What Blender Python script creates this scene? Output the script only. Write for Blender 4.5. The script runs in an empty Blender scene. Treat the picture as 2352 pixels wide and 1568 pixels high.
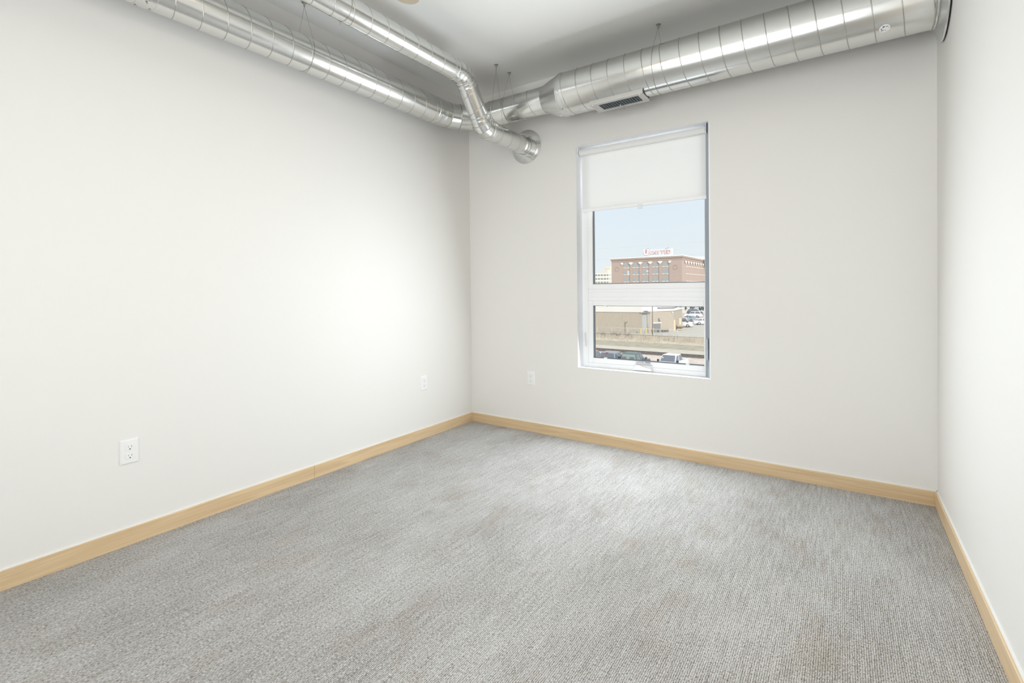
import bpy, bmesh, math, random
from mathutils import Vector, Matrix, Euler
random.seed(7)
sc = bpy.context.scene
COL = sc.collection
PI = math.pi
R = math.radians

# ------------------------------------------------------------------ camera
F_PX = 1109.66
cam_d = bpy.data.cameras.new('camera')
cam_d.sensor_fit = 'HORIZONTAL'; cam_d.sensor_width = 36.0
cam_d.lens = F_PX / 2352 * 36.0
cam_d.shift_y = -(784 - 677.22) / 2352
cam_d.clip_start = 0.02; cam_d.clip_end = 2000
cam = bpy.data.objects.new('camera', cam_d); COL.objects.link(cam)
yaw, pitch, roll = R(34.36725), R(-0.55118), R(0.57963)
m = (Matrix.Rotation(yaw, 3, 'Z') @ Matrix.Rotation(pitch, 3, 'X') @ Matrix.Rotation(roll, 3, 'Y'))
right, fwd, up = m.col[0], m.col[1], m.col[2]
rot = Matrix((right, up, -fwd)).transposed()
cam.matrix_world = Matrix.Translation((2.64890, -3.24259, 1.12234)) @ rot.to_4x4()
sc.camera = cam

# ------------------------------------------------------------------ view, world, sun, big lights
sc.view_settings.view_transform = 'Standard'
sc.view_settings.look = 'None'
sc.view_settings.gamma = 1.0
sc.view_settings.use_curve_mapping = False
sc.view_settings.exposure = 0.0
sc.cycles.use_denoising = True
sc.cycles.max_bounces = 10
sc.cycles.diffuse_bounces = 6
sc.cycles.glossy_bounces = 5
sc.cycles.transparent_max_bounces = 12
sc.cycles.sample_clamp_indirect = 6.0
sc.cycles.caustics_reflective = False
sc.cycles.caustics_refractive = False

W = bpy.data.worlds.new('sky'); sc.world = W; W.use_nodes = True
nt = W.node_tree; nt.nodes.clear()
o_ = nt.nodes.new('ShaderNodeOutputWorld'); b_ = nt.nodes.new('ShaderNodeBackground')
tc = nt.nodes.new('ShaderNodeTexCoord'); sx = nt.nodes.new('ShaderNodeSeparateXYZ'); cr = nt.nodes.new('ShaderNodeValToRGB')
nt.links.new(tc.outputs['Generated'], sx.inputs[0]); nt.links.new(sx.outputs['Z'], cr.inputs[0])
e = cr.color_ramp.elements
e[0].position = 0.0; e[0].color = (0.84, 0.89, 0.92, 1)
e[1].position = 1.0; e[1].color = (0.80, 0.88, 1.0, 1)
e2 = e.new(0.06); e2.color = (0.79, 0.86, 0.90, 1)
e3 = e.new(0.20); e3.color = (0.74, 0.84, 0.93, 1)
e4 = e.new(0.45); e4.color = (0.90, 0.93, 0.99, 1)
nt.links.new(cr.outputs[0], b_.inputs[0]); b_.inputs[1].default_value = 1.04
nt.links.new(b_.outputs[0], o_.inputs[0])

def light(name, kind, loc, energy, color, direction=None, **kw):
    d = bpy.data.lights.new(name, kind); d.energy = energy; d.color = color
    for k, v in kw.items(): setattr(d, k, v)
    o = bpy.data.objects.new(name, d); COL.objects.link(o); o.location = loc
    if direction is not None: o.rotation_euler = Vector(direction).to_track_quat('-Z', 'Y').to_euler()
    return o
light('sun', 'SUN', (10, -20, 30), 3.1, (1.0, 0.955, 0.88), (-6.2, 4.6, -4.35), angle=R(0.6))
# daylight entering through the open part of the window, and weaker through the shade
wl = light('window_daylight', 'AREA', (1.50, -0.062, 1.14), 38, (0.87, 0.94, 1.0), (0, -1, -0.20), shape='RECTANGLE', size=0.76, size_y=1.02)
wl.visible_camera = False
light('shade_daylight', 'AREA', (1.49, 0.088, 1.92), 2.2, (0.95, 0.97, 1.0), (0, -1, 0), shape='RECTANGLE', size=0.80, size_y=0.38)
# added fill lamp behind the camera, stands for no known source
hl = light('rear_fill', 'AREA', (1.75, -4.38, 1.25), 46.5, (0.93, 0.97, 1.0), (-0.08, 1, 0.14), shape='RECTANGLE', size=1.7, size_y=2.2, spread=R(158))

# ------------------------------------------------------------------ materials
def new_mat(name):
    mt = bpy.data.materials.new(name); mt.use_nodes = True
    return mt, mt.node_tree, mt.node_tree.nodes['Principled BSDF']
def pmat(name, color, rough=0.5, metal=0.0, noise=0.0, nscale=40.0, bump=0.0, bscale=200.0, spec=0.5, emit=None, es=0.0):
    mt, t, p = new_mat(name)
    p.inputs['Base Color'].default_value = (*color, 1); p.inputs['Roughness'].default_value = rough
    p.inputs['Metallic'].default_value = metal; p.inputs['Specular IOR Level'].default_value = spec
    if noise or bump:
        c = t.nodes.new('ShaderNodeTexCoord')
    if noise:
        n = t.nodes.new('ShaderNodeTexNoise'); n.inputs['Scale'].default_value = nscale; n.inputs['Detail'].default_value = 4
        t.links.new(c.outputs['Object'], n.inputs['Vector'])
        r = t.nodes.new('ShaderNodeValToRGB')
        r.color_ramp.elements[0].position = 0.3; r.color_ramp.elements[1].position = 0.7
        r.color_ramp.elements[0].color = (*[x * (1 - noise) for x in color], 1)
        r.color_ramp.elements[1].color = (*[min(1, x * (1 + noise)) for x in color], 1)
        t.links.new(n.outputs['Fac'], r.inputs[0]); t.links.new(r.outputs[0], p.inputs['Base Color'])
    if bump:
        n = t.nodes.new('ShaderNodeTexNoise'); n.inputs['Scale'].default_value = bscale; n.inputs['Detail'].default_value = 2
        t.links.new(c.outputs['Object'], n.inputs['Vector'])
        b = t.nodes.new('ShaderNodeBump'); b.inputs['Strength'].default_value = bump; b.inputs['Distance'].default_value = 0.002
        t.links.new(n.outputs['Fac'], b.inputs['Height']); t.links.new(b.outputs[0], p.inputs['Normal'])
    if emit:
        p.inputs['Emission Color'].default_value = (*emit, 1); p.inputs['Emission Strength'].default_value = es
    return mt

M = {}
M['wall'] = pmat('wall_paint', (0.80, 0.785, 0.755), 0.55, bump=0.06, bscale=350, spec=0.3)
M['ceiling'] = pmat('ceiling_paint', (0.84, 0.84, 0.82), 0.7, bump=0.1, bscale=260, spec=0.2)
M['white'] = pmat('white_vinyl', (0.93, 0.935, 0.94), 0.35)
M['reveal'] = pmat('window_jamb_paint', (0.90, 0.915, 0.94), 0.5)
M['liner'] = pmat('grey_jamb_liner', (0.31, 0.35, 0.40), 0.35)
M['plastic'] = pmat('white_plastic', (0.85, 0.85, 0.84), 0.3)
M['slot'] = pmat('socket_slot_grey', (0.35, 0.33, 0.35), 0.6)
M['dark'] = pmat('dark_rubber', (0.05, 0.055, 0.06), 0.6)
M['spacer'] = pmat('glass_edge_spacer', (0.18, 0.21, 0.24), 0.5)
M['caulk'] = pmat('white_caulk', (0.86, 0.86, 0.84), 0.5)
M['steel'] = pmat('steel_wire', (0.42, 0.40, 0.36), 0.4, 0.8)
M['nickel'] = pmat('nickel_fitting', (0.45, 0.43, 0.40), 0.35, 0.9)
M['register'] = pmat('register_enamel', (0.56, 0.55, 0.53), 0.45, 0.2)
M['louver'] = pmat('louver_grey', (0.36, 0.38, 0.40), 0.4, 0.3)
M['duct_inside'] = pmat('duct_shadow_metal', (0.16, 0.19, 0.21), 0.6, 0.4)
M['fan_wood'] = pmat('fan_blade_wood', (0.42, 0.36, 0.27), 0.45, noise=0.1, nscale=6)
M['fan_edge'] = pmat('fan_blade_edge', (0.07, 0.045, 0.03), 0.5)
M['bronze'] = pmat('fan_bronze', (0.20, 0.16, 0.12), 0.35, 0.8)
M['globe'] = pmat('lamp_globe', (0.9, 0.85, 0.75), 0.3, emit=(1.0, 0.86, 0.68), es=18)

def galvanised(name, base=(0.72, 0.725, 0.71), r0=0.17, r1=0.25):
    mt, t, p = new_mat(name)
    c = t.nodes.new('ShaderNodeTexCoord')
    v = t.nodes.new('ShaderNodeTexVoronoi'); v.inputs['Scale'].default_value = 70
    n = t.nodes.new('ShaderNodeTexNoise'); n.inputs['Scale'].default_value = 5; n.inputs['Detail'].default_value = 5
    t.links.new(c.outputs['Object'], v.inputs['Vector']); t.links.new(c.outputs['Object'], n.inputs['Vector'])
    mx = t.nodes.new('ShaderNodeMix'); mx.data_type = 'FLOAT'; mx.inputs[0].default_value = 0.12
    sp = t.nodes.new('ShaderNodeSeparateColor'); t.links.new(v.outputs['Color'], sp.inputs[0])
    t.links.new(n.outputs['Fac'], mx.inputs[2]); t.links.new(sp.outputs[0], mx.inputs[3])
    mr = t.nodes.new('ShaderNodeMapRange'); mr.inputs['From Min'].default_value = 0.2; mr.inputs['From Max'].default_value = 0.8
    mr.inputs['To Min'].default_value = r0; mr.inputs['To Max'].default_value = r1
    t.links.new(mx.outputs[0], mr.inputs['Value']); t.links.new(mr.outputs[0], p.inputs['Roughness'])
    r = t.nodes.new('ShaderNodeValToRGB')
    r.color_ramp.elements[0].color = (*[x * 0.97 for x in base], 1); r.color_ramp.elements[1].color = (*[min(1, x * 1.03) for x in base], 1)
    t.links.new(mx.outputs[0], r.inputs[0]); t.links.new(r.outputs[0], p.inputs['Base Color'])
    p.inputs['Metallic'].default_value = 1.0
    b = t.nodes.new('ShaderNodeBump'); b.inputs['Strength'].default_value = 0.02; b.inputs['Distance'].default_value = 0.004
    n2 = t.nodes.new('ShaderNodeTexNoise'); n2.inputs['Scale'].default_value = 6; n2.inputs['Detail'].default_value = 0.5
    t.links.new(c.outputs['Object'], n2.inputs['Vector']); t.links.new(n2.outputs['Fac'], b.inputs['Height'])
    t.links.new(b.outputs[0], p.inputs['Normal'])
    return mt
M['galv'] = galvanised('galvanised_steel')
M['seam'] = galvanised('shaded_seam_metal', (0.47, 0.46, 0.43), 0.28, 0.34)  # darker than the duct; the seam's shadow gap is put into this colour
M['galv_dull'] = galvanised('galvanised_steel_dull', (0.70, 0.71, 0.70), 0.23, 0.28)

def wood(name, along, a, b, rough=0.4):
    mt, t, p = new_mat(name)
    c = t.nodes.new('ShaderNodeTexCoord'); mp = t.nodes.new('ShaderNodeMapping')
    s = {'X': (1.3, 30, 30), 'Y': (30, 1.3, 30), 'Z': (30, 30, 1.3)}[along]
    mp.inputs['Scale'].default_value = s
    t.links.new(c.outputs['Object'], mp.inputs[0])
    n = t.nodes.new('ShaderNodeTexNoise'); n.inputs['Scale'].default_value = 1.6; n.inputs['Detail'].default_value = 6; n.inputs['Distortion'].default_value = 1.2
    t.links.new(mp.outputs[0], n.inputs['Vector'])
    r = t.nodes.new('ShaderNodeValToRGB'); r.color_ramp.elements[0].position = 0.32; r.color_ramp.elements[1].position = 0.62
    r.color_ramp.elements[0].color = (*b, 1); r.color_ramp.elements[1].color = (*a, 1)
    t.links.new(n.outputs['Fac'], r.inputs[0]); t.links.new(r.outputs[0], p.inputs['Base Color'])
    p.inputs['Roughness'].default_value = rough
    return mt
M['maple_x'] = wood('maple_along_x', 'X', (0.72, 0.545, 0.34), (0.62, 0.44, 0.255))
M['maple_y'] = wood('maple_along_y', 'Y', (0.72, 0.545, 0.34), (0.62, 0.44, 0.255))
M['maple_z'] = wood('maple_along_z', 'Z', (0.72, 0.545, 0.34), (0.62, 0.44, 0.255))

def carpet():
    mt, t, p = new_mat('loop_carpet')
    N, L = t.nodes, t.links
    c = N.new('ShaderNodeTexCoord')
    def noise(scale, vec_scale, detail=2, dist=0.0):
        mp = N.new('ShaderNodeMapping'); mp.inputs['Scale'].default_value = vec_scale
        L.new(c.outputs['Object'], mp.inputs[0])
        n = N.new('ShaderNodeTexNoise'); n.inputs['Scale'].default_value = scale; n.inputs['Detail'].default_value = detail
        n.inputs['Distortion'].default_value = dist
        L.new(mp.outputs[0], n.inputs['Vector']); return n
    loops = noise(1.0, (330, 140, 1), 2.2, 0.3)         # loops, drawn out along the rows
    rows = noise(1.0, (110, 7, 1), 2)                  # rows along y
    blotch = noise(1.0, (3.2, 1.8, 1), 5)
    fleck = noise(1.0, (170, 80, 1), 3)
    wv = N.new('ShaderNodeTexWave'); wv.wave_type = 'BANDS'; wv.bands_direction = 'X'
    wv.inputs['Scale'].default_value = 52; wv.inputs['Distortion'].default_value = 1.8; wv.inputs['Detail'].default_value = 2; wv.inputs['Detail Scale'].default_value = 1.5
    L.new(c.outputs['Object'], wv.inputs['Vector'])
    def math_(op, a, b):
        q = N.new('ShaderNodeMath'); q.operation = op
        for i, v in enumerate((a, b)):
            if isinstance(v, (int, float)): q.inputs[i].default_value = v
            else: L.new(v, q.inputs[i])
        return q.outputs[0]
    h = math_('ADD', math_('MULTIPLY', loops.outputs['Fac'], 0.54), math_('MULTIPLY', rows.outputs['Fac'], 0.16))
    h = math_('ADD', math_('ADD', h, 0.045), math_('MULTIPLY', wv.outputs['Fac'], 0.13))
    h = math_('ADD', h, math_('MULTIPLY', math_('SUBTRACT', blotch.outputs['Fac'], 0.5), 0.12))
    r = N.new('ShaderNodeValToRGB'); el = r.color_ramp.elements
    el[0].position = 0.33; el[0].color = (0.19, 0.17, 0.15, 1)
    el[1].position = 0.58; el[1].color = (0.61, 0.61, 0.605, 1)
    a = el.new(0.43); a.color = (0.335, 0.325, 0.305, 1)
    a = el.new(0.49); a.color = (0.48, 0.475, 0.465, 1)
    L.new(h, r.inputs[0])
    r2 = N.new('ShaderNodeValToRGB'); r2.color_ramp.elements[0].position = 0.30; r2.color_ramp.elements[1].position = 0.44
    r2.color_ramp.elements[0].color = (0.55, 0.47, 0.39, 1); r2.color_ramp.elements[1].color = (1, 1, 1, 1)
    L.new(fleck.outputs['Fac'], r2.inputs[0])
    mx = N.new('ShaderNodeMix'); mx.data_type = 'RGBA'; mx.blend_type = 'MULTIPLY'; mx.inputs[0].default_value = 0.8
    L.new(r.outputs[0], mx.inputs[6]); L.new(r2.outputs[0], mx.inputs[7])
    pat = noise(1.0, (4.5, 3.0, 1), 5, 0.4)
    r3 = N.new('ShaderNodeValToRGB'); r3.color_ramp.elements[0].position = 0.55; r3.color_ramp.elements[1].position = 0.78
    r3.color_ramp.elements[0].color = (1, 1, 1, 1); r3.color_ramp.elements[1].color = (0.88, 0.83, 0.77, 1)
    L.new(pat.outputs['Fac'], r3.inputs[0])
    mx2 = N.new('ShaderNodeMix'); mx2.data_type = 'RGBA'; mx2.blend_type = 'MULTIPLY'; mx2.inputs[0].default_value = 1.0
    L.new(mx.outputs[2], mx2.inputs[6]); L.new(r3.outputs[0], mx2.inputs[7])
    L.new(mx2.outputs[2], p.inputs['Base Color'])
    b = N.new('ShaderNodeBump'); b.inputs['Strength'].default_value = 0.45; b.inputs['Distance'].default_value = 0.003
    L.new(h, b.inputs['Height']); L.new(b.outputs[0], p.inputs['Normal'])
    p.inputs['Roughness'].default_value = 0.95; p.inputs['Specular IOR Level'].default_value = 0.1
    return mt
M['carpet'] = carpet()

def glass_mat():
    mt = bpy.data.materials.new('window_glass'); mt.use_nodes = True; t = mt.node_tree; t.nodes.clear()
    o = t.nodes.new('ShaderNodeOutputMaterial'); a = t.nodes.new('ShaderNodeBsdfTransparent'); g = t.nodes.new('ShaderNodeBsdfGlossy')
    g.inputs['Roughness'].default_value = 0.02; g.inputs['Color'].default_value = (0.9, 0.95, 1, 1)
    a.inputs['Color'].default_value = (0.985, 0.99, 0.988, 1)
    x = t.nodes.new('ShaderNodeMixShader'); f = t.nodes.new('ShaderNodeFresnel'); f.inputs['IOR'].default_value = 1.18
    t.links.new(f.outputs[0], x.inputs[0]); t.links.new(a.outputs[0], x.inputs[1]); t.links.new(g.outputs[0], x.inputs[2]); t.links.new(x.outputs[0], o.inputs[0])
    return mt
M['glass'] = glass_mat()
def shade_mat():
    mt = bpy.data.materials.new('roller_shade_fabric'); mt.use_nodes = True; t = mt.node_tree; t.nodes.clear()
    o = t.nodes.new('ShaderNodeOutputMaterial'); d = t.nodes.new('ShaderNodeBsdfDiffuse'); tr = t.nodes.new('ShaderNodeBsdfTranslucent')
    d.inputs['Color'].default_value = (0.93, 0.93, 0.92, 1); tr.inputs['Color'].default_value = (0.85, 0.86, 0.86, 1)
    x = t.nodes.new('ShaderNodeMixShader'); x.inputs[0].default_value = 0.22
    t.links.new(d.outputs[0], x.inputs[1]); t.links.new(tr.outputs[0], x.inputs[2]); t.links.new(x.outputs[0], o.inputs[0])
    return mt
M['shade'] = shade_mat()
M['clear'] = pmat('clear_acrylic', (0.80, 0.86, 0.90), 0.15)

# ------------------------------------------------------------------ mesh helpers
def frame_of(d):
    d = Vector(d).normalized()
    a = Vector((0, 0, 1)) if abs(d.z) < 0.9 else Vector((1, 0, 0))
    u = a.cross(d).normalized(); v = d.cross(u).normalized()
    return u, v
class MB:
    def __init__(s): s.v = []; s.f = []; s.sm = []
    def add(s, vs, fs, smooth=False):
        n = len(s.v); s.v += [tuple(p) for p in vs]
        for f in fs: s.f.append([i + n for i in f]); s.sm.append(smooth)
        return s
    def box(s, x0, x1, y0, y1, z0, z1, M4=None):
        vs = [Vector((x, y, z)) for x in (x0, x1) for y in (y0, y1) for z in (z0, z1)]
        if M4 is not None: vs = [M4 @ p for p in vs]
        return s.add(vs, [(0, 1, 3, 2), (4, 6, 7, 5), (0, 4, 5, 1), (2, 3, 7, 6), (0, 2, 6, 4), (1, 5, 7, 3)])
    def prism(s, poly, axis, a, b, smooth=False):
        # poly: 2D points in the two other axes (cyclic order kept), extruded along axis from a to b
        def mk(p, t):
            if axis == 'x': return (t, p[0], p[1])
            if axis == 'y': return (p[0], t, p[1])
            return (p[0], p[1], t)
        n = len(poly); vs = [mk(p, a) for p in poly] + [mk(p, b) for p in poly]
        fs = [tuple(range(n - 1, -1, -1)), tuple(range(n, 2 * n))] + [(i, (i + 1) % n, n + (i + 1) % n, n + i) for i in range(n)]
        return s.add(vs, fs, smooth)
    def tube(s, pts, r, n=8, closed=False, caps=True, smooth=True):
        pts = [Vector(p) for p in pts]; k = len(pts)
        rs = r if isinstance(r, (list, tuple)) else [r] * k
        vs = []; u0 = None
        for i, p in enumerate(pts):
            if closed: d = pts[(i + 1) % k] - pts[i - 1]
            else: d = pts[min(i + 1, k - 1)] - pts[max(i - 1, 0)]
            d.normalize()
            if u0 is None: u, v = frame_of(d)
            else:
                u = (u0 - d * u0.dot(d)).normalized(); v = d.cross(u)
            u0 = u
            for j in range(n):
                a = 2 * PI * j / n; vs.append(p + (u * math.cos(a) + v * math.sin(a)) * rs[i])
        fs = []
        for i in range(k if closed else k - 1):
            for j in range(n):
                a = i * n + j; b = i * n + (j + 1) % n; c = ((i + 1) % k) * n
                fs.append((a, b, c + (j + 1) % n, c + j))
        s.add(vs, fs, smooth)
        if caps and not closed:
            m_ = len(s.v) - len(vs)
            s.f.append([m_ + j for j in range(n - 1, -1, -1)]); s.sm.append(False)
            s.f.append([m_ + (k - 1) * n + j for j in range(n)]); s.sm.append(False)
        return s
    def lathe(s, prof, origin, axis, n=48, smooth=True, crisp=True):
        # prof: list of (distance along axis, radius)
        d = Vector(axis).normalized(); u, v = frame_of(d); o = Vector(origin)
        if crisp and len(prof) > 2:
            for i in range(len(prof) - 1): s.lathe(prof[i:i + 2], origin, axis, n, smooth, False)
            return s
        vs = []; fs = []
        for (t, r) in prof:
            for j in range(n):
                a = 2 * PI * j / n; vs.append(o + d * t + (u * math.cos(a) + v * math.sin(a)) * r)
        for i in range(len(prof) - 1):
            for j in range(n): fs.append((i * n + j, i * n + (j + 1) % n, (i + 1) * n + (j + 1) % n, (i + 1) * n + j))
        return s.add(vs, fs, smooth)
    def sphere(s, c, r, n=16, sc_=(1, 1, 1)):
        vs = []; fs = []; k = n // 2
        for i in range(k + 1):
            th = PI * i / k
            for j in range(n):
                a = 2 * PI * j / n
                vs.append((c[0] + r * sc_[0] * math.sin(th) * math.cos(a), c[1] + r * sc_[1] * math.sin(th) * math.sin(a), c[2] + r * sc_[2] * math.cos(th)))
        for i in range(k):
            for j in range(n): fs.append((i * n + j, (i + 1) * n + j, (i + 1) * n + (j + 1) % n, i * n + (j + 1) % n))
        return s.add(vs, fs, True)
    def build(s, name, mat, parent=None, bevel=0.0, fix=True):
        me = bpy.data.meshes.new(name)
        me.from_pydata(s.v, [], s.f); me.update()
        for p, q in zip(me.polygons, s.sm): p.use_smooth = q
        if fix:
            bm = bmesh.new(); bm.from_mesh(me); bmesh.ops.recalc_face_normals(bm, faces=bm.faces); bm.to_mesh(me); bm.free()
        me.materials.append(mat)
        o = bpy.data.objects.new(name, me); COL.objects.link(o)
        if parent is not None: o.parent = parent; o.matrix_parent_inverse = parent.matrix_basis.inverted()
        if bevel:
            b = o.modifiers.new('bevel', 'BEVEL'); b.width = bevel; b.segments = 2; b.limit_method = 'ANGLE'; b.angle_limit = R(40)
        return o
def tag(o, label, cat, group=None):
    o['label'] = label; o['category'] = cat
    if group: o['group'] = group
    return o
def thing(name, loc, label, cat, group=None):
    o = bpy.data.objects.new(name, None); COL.objects.link(o); o.location = loc; o.empty_display_size = 0.1
    return tag(o, label, cat, group)
def struct(o): o['kind'] = 'structure'; return o
def copy_tree(o, parent=None):
    c = o.copy(); COL.objects.link(c)
    if parent is not None: c.parent = parent
    for ch in [x for x in bpy.data.objects if x.parent == o and x != c]: copy_tree(ch, c)
    return c
def text_mesh(name, body, size, mat, parent, mat4, extrude=0.0, offset=0.0, bold=0.0):
    cu = bpy.data.curves.new(name, 'FONT'); cu.body = body; cu.size = size; cu.extrude = extrude; cu.offset = offset
    cu.align_x = 'CENTER'; cu.align_y = 'CENTER'
    t = bpy.data.objects.new(name, cu); COL.objects.link(t)
    dg = bpy.context.evaluated_depsgraph_get(); dg.update()
    me = bpy.data.meshes.new_from_object(t.evaluated_get(dg)); bpy.data.objects.remove(t); bpy.data.curves.remove(cu)
    me.transform(mat4); me.materials.clear(); me.materials.append(mat); me.name = name
    o = bpy.data.objects.new(name, me); COL.objects.link(o)
    if parent is not None: o.parent = parent; o.matrix_parent_inverse = parent.matrix_basis.inverted()
    return o

# ------------------------------------------------------------------ room shell
H = 2.75; RW = 3.0469; BH = 0.0756; BT = 0.012; YB = -4.1
WX0, WX1, WZ0, WZ1 = 1.0193, 1.9559, 0.5424, 2.1825; WT = 0.22
fl = MB().box(-0.2, RW + 0.2, YB - 1.2, WT, -0.2, 0).build('floor', M['carpet']); struct(fl)
ce = MB().box(-0.2, RW + 0.2, YB - 1.2, WT, H, H + 0.2).build('ceiling', M['ceiling']); struct(ce)
struct(MB().box(-0.2, 0, YB - 1.2, WT, 0, H).build('wall_left', M['wall']))
# right wall with the closet door opening next to the photographer
DY0, DY1, DZ = -1.575, -2.40, 2.06
mb = MB().box(RW, RW + 0.12, DY0, WT, 0, H).box(RW, RW + 0.12, YB - 1.2, DY1, 0, H).box(RW, RW + 0.12, DY1, DY0, DZ, H)
mb.box(RW + 0.12, RW + 0.2, YB - 1.2, WT, 0, H)
struct(mb.build('wall_right', M['wall']))
# back wall with the window opening
mb = MB().box(0, WX0, 0, WT, 0, H).box(WX1, RW, 0, WT, 0, H).box(WX0, WX1, 0, WT, 0, WZ0).box(WX0, WX1, 0, WT, WZ1, H)
struct(mb.build('wall_back', M['wall']))
# rear wall behind the camera, with a wide opening for the fill lamp
mb = MB().box(0, 0.85, YB - 0.12, YB, 0, H).box(2.65, RW, YB - 0.12, YB, 0, H).box(0.85, 2.65, YB - 0.12, YB, 2.40, H)
mb.box(-0.2, RW + 0.2, YB - 1.3, YB - 1.2, -0.2, H + 0.2)
struct(mb.build('wall_rear', M['wall']))

# baseboards (joint in the left one at y = -1.50), with a caulk bead on top
def board(mb, axis, a, b, side):
    prof = [(0, 0), (BT, 0), (BT, BH - 0.003), (BT - 0.003, BH), (0, BH)]
    if axis == 'y':
        pr = [((side[0] + side[1] * p[0]), p[1]) for p in prof]
        mb.prism(pr, 'y', a, b)
    else:
        pr = [((side[0] + side[1] * p[0]), p[1]) for p in prof]
        mb.prism(pr, 'x', a, b)
    return mb
bl = struct(board(board(MB(), 'y', YB, -1.5215, (0, 1)), 'y', -1.5200, 0, (0, 1)).build('baseboard_left', M['maple_y']))
bb = struct(board(MB(), 'x', 0, RW, (0, -1)).build('baseboard_back', M['maple_x']))
br = struct(board(MB(), 'y', DY0 + 0.07, 0, (RW, -1)).build('baseboard_right', M['maple_y']))
MB().box(0, 0.006, YB, 0, BH, BH + 0.0035).build('caulk_bead', M['caulk'], bl)
MB().box(0, RW, -0.006, 0, BH, BH + 0.0035).build('caulk_bead', M['caulk'], bb)
MB().box(RW - 0.006, RW, DY0 + 0.07, 0, BH, BH + 0.0035).build('caulk_bead', M['caulk'], br)
# door casing and door in the right wall
cs = MB().box(RW - 0.018, RW, DY0, DY0 + 0.07, 0, DZ + 0.07).box(RW - 0.018, RW, DY1 - 0.07, DY1, 0, DZ + 0.07).box(RW - 0.018, RW, DY1, DY0, DZ, DZ + 0.07)
struct(cs.build('trim_1', M['maple_z'], bevel=0.002))
dr = struct(MB().box(RW + 0.03, RW + 0.07, DY1, DY0, 0.01, DZ).build('door_1', M['maple_z']))
MB().lathe([(0, 0.001), (0, 0.028), (0.008, 0.028), (0.01, 0.011), (0.04, 0.011), (0.045, 0.026), (0.06, 0.028), (0.07, 0.018), (0.072, 0.001)], (RW + 0.03, DY1 + 0.07, 0.95), (-1, 0, 0), 24).build('door_knob', M['nickel'], dr)

# ------------------------------------------------------------------ window
FY = 0.090
win = bpy.data.objects.new('window_1', None); COL.objects.link(win); win.location = (1.5, FY, WZ0); struct(win)
# reveal lining: sill, head, left jamb, grey splayed jamb on the right
MB().box(WX0, WX1, 0.0, WT, WZ0 - 0.0005, WZ0 + 0.0015).build('window_sill', M['reveal'], win)
MB().box(WX0, WX1, 0.0, WT, WZ1 - 0.0015, WZ1 + 0.0005).build('window_head', M['reveal'], win)
MB().box(WX0 - 0.0005, WX0 + 0.0015, 0.0, WT, WZ0 + 0.0015, WZ1 - 0.0015).build('jamb_lining', M['reveal'], win)
MB().prism([(WX1, 0.004), (1.9535, 0.004), (1.905, FY + 0.004), (1.905, FY + 0.05), (WX1, FY + 0.05)], 'z', WZ0, WZ1).build('jamb_liner', M['liner'], win)['label'] = 'grey splayed jamb liner on the right side'
MB().box(WX1 - 0.0045, WX1 + 0.002, -0.0015, 0.004, WZ0 - 0.002, WZ1 + 0.002).build('corner_bead', M['white'], win)
# fixed frame and transom (stepped profile)
GL0, GL1 = 1.111, 1.900      # sight line of the glass, left and right
UZ0, UZ1 = 1.1625, 2.11      # upper light
LZ0, LZ1 = 0.616, 1.008      # lower light
fr = MB()
fr.box(WX0, 1.064, FY, FY + 0.08, WZ0, WZ1)
fr.box(1.906, WX1, FY, FY + 0.08, WZ0, WZ1)
fr.box(1.064, 1.906, FY, FY + 0.08, WZ0, WZ0 + 0.030)
fr.box(1.064, 1.906, FY, FY + 0.08, UZ1 + 0.03, WZ1)
fr.box(1.064, 1.906, FY + 0.004, FY + 0.08, 1.040, 1.125)
fr.box(1.064, 1.906, FY + 0.001, FY + 0.01, 1.062, 1.070)
fr.box(1.064, 1.906, FY + 0.002, FY + 0.01, 1.098, 1.102)
fr.build('frame', M['white'], win, bevel=0.002)
def sash(name, x0, x1, z0, z1, w, y, wr=None):
    wr = wr or w
    a = MB()
    a.box(x0, x0 + w, y, y + 0.05, z0, z1).box(x1 - wr, x1, y, y + 0.05, z0, z1)
    a.box(x0 + w, x1 - wr, y, y + 0.05, z0, z0 + w).box(x0 + w, x1 - wr, y, y + 0.05, z1 - w, z1)
    return a.build(name, M['white'], win, bevel=0.003)
us = sash('upper_sash', 1.064, 1.9065, 1.125, 2.14, 0.0375, FY + 0.006, 0.004)
ls = sash('lower_sash', 1.064, 1.9065, WZ0 + 0.030, 1.040, 0.038, FY + 0.003, 0.0105)
def spacer(x0, x1, z0, z1, par):
    y0, y1 = FY + 0.018, FY + 0.030
    a = MB().box(x0, x0 + 0.007, y0, y1, z0, z1).box(x1 - 0.002, x1, y0, y1, z0, z1).box(x0, x1, y0, y1, z0, z0 + 0.005).box(x0, x1, y0, y1, z1 - 0.003, z1)
    return a.build('glazing_seal', M['spacer'], par)
spacer(1.1015, 1.9025, 1.1625, 2.1025, us); spacer(1.102, 1.896, LZ0 - 0.0056, 1.002, ls)
MB().box(1.100, 1.904, FY + 0.024, FY + 0.027, 1.160, 2.104).build('glass_pane', M['glass'], us)
MB().box(1.100, 1.898, FY + 0.024, FY + 0.027, LZ0 - 0.007, 1.004).build('glass_pane', M['glass'], ls)
for (x, z) in ((1.20, LZ0 - 0.002), (1.79, LZ0 - 0.002), (1.20, 0.9985)):
    MB().box(x - 0.012, x + 0.012, FY + 0.001, FY + 0.02, z - 0.004, z + 0.004).build('screen_clip', M['plastic'], ls, bevel=0.001)
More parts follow.
